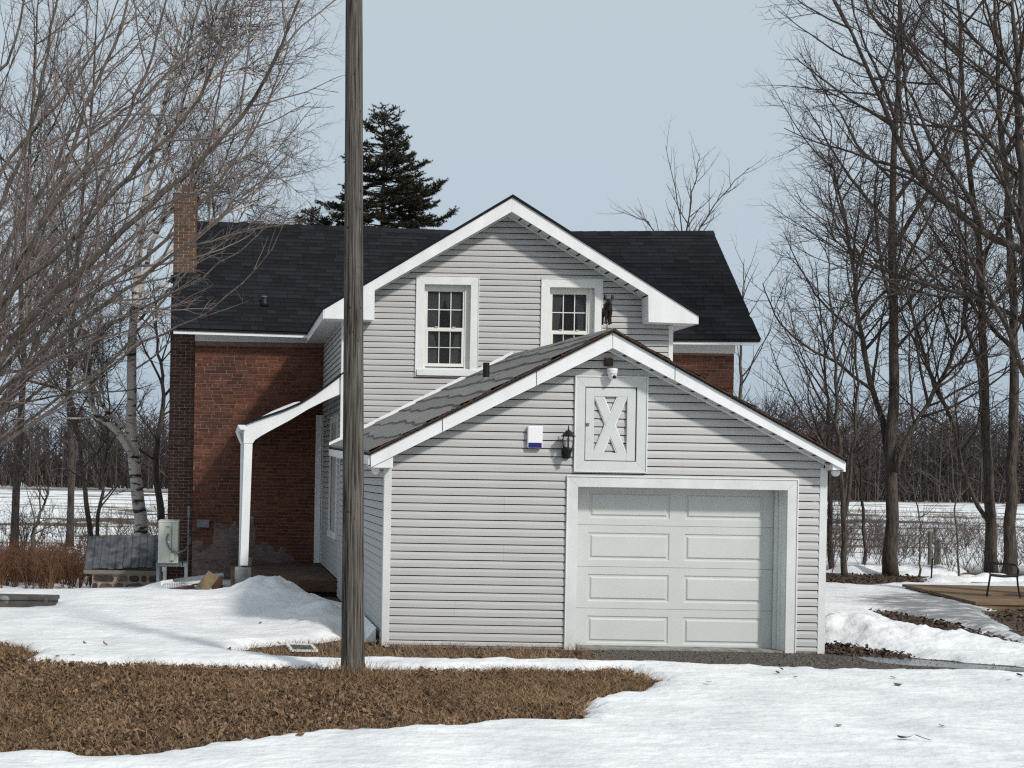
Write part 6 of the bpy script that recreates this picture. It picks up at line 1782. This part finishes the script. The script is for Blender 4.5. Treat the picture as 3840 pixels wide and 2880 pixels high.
bare(65, path_px([(75, 1270), (78, 1210), (70, 1160), (85, 1110), (105, 1060), (110, 1000)], 31.0), .075, PT(11, n2=3.4, up=.0, ang=(40, 75)), 1.6, 'bare_tree', 'small crooked bare tree above the brown brush', MT['bark'], MT['twigd'], G_L)
bare(66, path_px([(30, 1200), (40, 1000), (50, 800), (45, 600), (60, 420), (70, 200), (85, -60)], 40), .13, PT(24, n2=4.4, n3=6.0), 4.6, 'bare_tree', 'tall bare tree at the far left behind maple limbs', MT['barkd'], MT['twigm'], G_L)
bare(67, path_px([(150, 1180), (155, 1000), (150, 800), (165, 600), (180, 420), (200, 200), (215, -60)], 44), .12, PT(24, n2=4.4, n3=6.0), 5.0, 'bare_tree', 'tall bare tree far behind the small crooked tree', MT['barkd'], MT['twigm'], G_L)

# ---- spruce behind the roof
def spruce(tip, SPY, zmin, label, seed):
    sx_, stz = W(*D(*tip), SPY)
    sp = thing('spruce_tree', label, 'tree', (sx_, SPY, -.6), 'spruces behind the house')
    m = M(); m.tube([(sx_, SPY, -.7), (sx_ + .02, SPY, 6), (sx_, SPY, 10), (sx_, SPY, stz)], [.22, .15, .07, .012], 8); m.build('trunk', MT['barkd'], sp)
    rsp = random.Random(seed)
    stems, ned = [], []
    def spruce_branch(p, d, L, r, lv):
        n = max(2, int(L / .11)); st = L / n
        for i in range(n):
            t = i / n
            d = _norm((d[0] + rsp.gauss(0, .05), d[1] + rsp.gauss(0, .05), d[2] + rsp.gauss(0, .04) + (.05 if t > .4 else -.02)))
            q = (p[0] + d[0] * st, p[1] + d[1] * st, p[2] + d[2] * st)
            stems.append((*p, *q, r * (1 - .7 * t), r * (1 - .7 * (t + 1 / n))))
            if lv >= 1 or t > .35:
                ned.append((*p, *d, st, lv))
            if lv < 2 and t > (.22 if lv == 0 else .15) and rsp.random() < (.95 if lv == 0 else .75):
                for sgn in (-1, 1):
                    h = _norm((d[1], -d[0], 0)); a = math.radians(rsp.uniform(38, 62))
                    cd = _norm((d[0] * math.cos(a) + sgn * h[0] * math.sin(a), d[1] * math.cos(a) + sgn * h[1] * math.sin(a), d[2] * math.cos(a) + rsp.uniform(-.12, .22)))
                    Lc = (L * (1 - t) * .55 + .10) * rsp.uniform(.6, 1.1) if lv == 0 else rsp.uniform(.10, .20)
                    spruce_branch(q, cd, min(Lc, .75), r * .5, lv + 1)
            p = q
    zc = stz - .22
    k = 0
    while zc > zmin:
        f = (stz - zc)
        rad_ = min(.14 + .60 * f ** .98, 2.9)
        nb = 6 if f < 1.2 else 7
        off = rsp.uniform(0, 6.28)
        for j in range(nb):
            a = off + j * 6.283 / nb + rsp.uniform(-.3, .3)
            el = math.radians(max(38 - f * 13, -8) + rsp.uniform(-9, 9))
            spruce_branch((sx_, SPY, zc + rsp.uniform(-.08, .08)), (math.cos(a) * math.cos(el), math.sin(a) * math.cos(el), math.sin(el)), rad_ * rsp.uniform(.55, 1.15), .022, 0)
        zc -= rsp.uniform(.20, .34)
    spruce_branch((sx_, SPY, stz - .55), (0, 0, 1), .55, .02, 1)
    v, q = tubes(np.array(stems)); np_mesh('boughs', v, q, MT['barkd'], sp)
    # needles: short blades standing round each shoot
    N_ = np.array(ned); per = 16
    nn = len(N_) * per
    A = np.repeat(N_, per, 0); tt = nrs.rand(nn)
    base_ = A[:, :3] + A[:, 3:6] * (tt * A[:, 6])[:, None]
    rdv = nrs.normal(0, 1, (nn, 3)); dv = A[:, 3:6]
    rdv -= dv * (rdv * dv).sum(1)[:, None]; rdv /= np.linalg.norm(rdv, axis=1)[:, None]
    nd = rdv * .8 + dv * .65; nd /= np.linalg.norm(nd, axis=1)[:, None]
    ln = nrs.uniform(.045, .085, nn)[:, None]
    sd_ = np.cross(nd, nrs.normal(0, 1, (nn, 3))); sd_ /= np.linalg.norm(sd_, axis=1)[:, None]
    wv_ = .010
    v = np.stack([base_ - sd_ * wv_, base_ + sd_ * wv_, base_ + nd * ln], 1).reshape(-1, 3)
    np_mesh('needles', v, np.arange(nn * 3).reshape(-1, 3), MT['needle'], sp)
spruce((831, 238), 42.0, 9.0, 'tall dark green spruce rising behind the roof left of gable', 5)
spruce((673, 452), 44.0, 9.4, 'small spruce tip just above the left roof ridge', 6)
# ---- brush, thickets and the far wood (masses)
def brush(name, label, n, xr, yr, hr, mt, stems_=3, sub=4, spread=.25, r=.008, seed=1):
    R = np.random.RandomState(seed); S = []
    for i in range(n):
        x, y = R.uniform(*xr), R.uniform(*yr); z = float(zg(x, y))
        for k in range(stems_):
            h = R.uniform(*hr); a = R.uniform(0, 6.28); l = R.uniform(.1, 1) * spread
            p0 = np.array((x, y, z)); p1 = p0 + np.array((math.cos(a) * l * h * .4, math.sin(a) * l * h * .4, h * .5)); p2 = p0 + np.array((math.cos(a) * l * h, math.sin(a) * l * h, h))
            S.append((*p0, *p1, r, r * .75)); S.append((*p1, *p2, r * .75, r * .35))
            for j in range(sub):
                t = R.uniform(.25, .95); b = p0 + (p1 - p0) * min(1, t * 2) + (p2 - p1) * max(0, t * 2 - 1)
                dd = R.normal(0, 1, 3); dd[2] = abs(dd[2]) * .9 + .2; dd /= np.linalg.norm(dd); L = h * R.uniform(.15, .4)
                e = b + dd * L
                S.append((*b, *e, r * .55, r * .3))
                d2 = dd + R.normal(0, .5, 3); S.append((*(b + dd * L * .5), *(b + dd * L * .5 + d2 * L * .45), r * .4, r * .22))
    v, q = tubes(np.array(S)); rn = np.tile(np.repeat(R.rand(len(S)), 1), 3)
    return tag(np_mesh(name, v, q, mt, None, rnd=rn), label, 'brush', kind='stuff')
brush('russet_brush', 'dense russet brown brush beyond the low wall', 260, (-6.5, -2.6), (29.8, 33.5), (.5, 1.0), MT['twigr'], 5, 5, .55, .008, 2)
brush('yard_thicket', 'grey brown thicket of thin stems behind the yard trees', 300, (11, 24), (34, 48), (.4, 1.5), MT['twigm'], 4, 7, 1.1, .007, 3)
brush('field_scrub', 'dark scrub growing along the near field edge', 280, (-14, 6), (38, 66), (.5, 1.7), MT['twigd'], 3, 6, 1.0, .011, 4)
brush('field_scrub', 'scrub and dead weeds along the right field edge', 300, (14, 48), (48, 85), (.4, 1.5), MT['twigm'], 3, 6, 1.1, .012, 6)
brush('tall_thicket', 'tall reddish brown thicket beside the large forked trunk', 26, (13.2, 17), (35.5, 39), (2.2, 4.6), MT['twigm'], 4, 10, .4, .010, 7)
R = np.random.RandomState(12); S = []; rn = []
for i in range(2000):
    row = i % 5
    y = 232 + row * 13 + R.uniform(-6, 6); x = R.uniform(-70, 195)
    z = -1.1; h = R.uniform(9.0, 14.0) * (1 + .08 * vnoise(x * .05, y * .01)) * (1 + .30 * min(1, max(0, (x - 20) / 40)))
    r0 = R.uniform(.10, .22); c = R.rand()
    lean = R.normal(0, .04, 2)
    tp = np.array((x + lean[0] * h, y + lean[1] * h, z + h)); bs = np.array((x, y, z))
    S.append((*bs, *tp, r0, .03)); rn.append(c)
    for k in range(15):
        t = R.uniform(.12, .95); b = bs + (tp - bs) * t; a = R.uniform(0, 6.28)
        L = h * (.34 - .18 * t) * R.uniform(.6, 1.2)
        dd = np.array((math.cos(a) * .7, math.sin(a) * .7, R.uniform(.25, 1.0))); dd /= np.linalg.norm(dd)
        e = b + dd * L; S.append((*b, *e, .085, .035)); rn.append(c)
        for j in range(1):
            m0 = b + dd * L * R.uniform(.3, .9); d2 = dd + R.normal(0, .55, 3); S.append((*m0, *(m0 + d2 * L * .45), .045, .02)); rn.append(c)
for i in range(5200):     # understorey
    y = 228 + R.uniform(0, 45); x = R.uniform(-70, 195); h = R.uniform(1.5, 5.5)
    a = R.uniform(0, 6.28); c = R.rand()
    S.append((x, y, -1.1, x + math.cos(a) * h * .3, y, -1.1 + h, .12, .05)); rn.append(c)
    for j in range(3):
        a2 = R.uniform(0, 6.28); zz_ = -1.1 + h * R.uniform(.2, .8); S.append((x, y, zz_, x + math.cos(a2) * h * .35, y + math.sin(a2) * .3, zz_ + h * R.uniform(.1, .4), .08, .035)); rn.append(c)
v, q = tubes(np.array(S)); rn = np.tile(np.array(rn), 3)
tag(np_mesh('far_wood', v, q, MT['woods'], None, rnd=rn), 'bare brown wood along the far side of the fields', 'wood', kind='stuff')
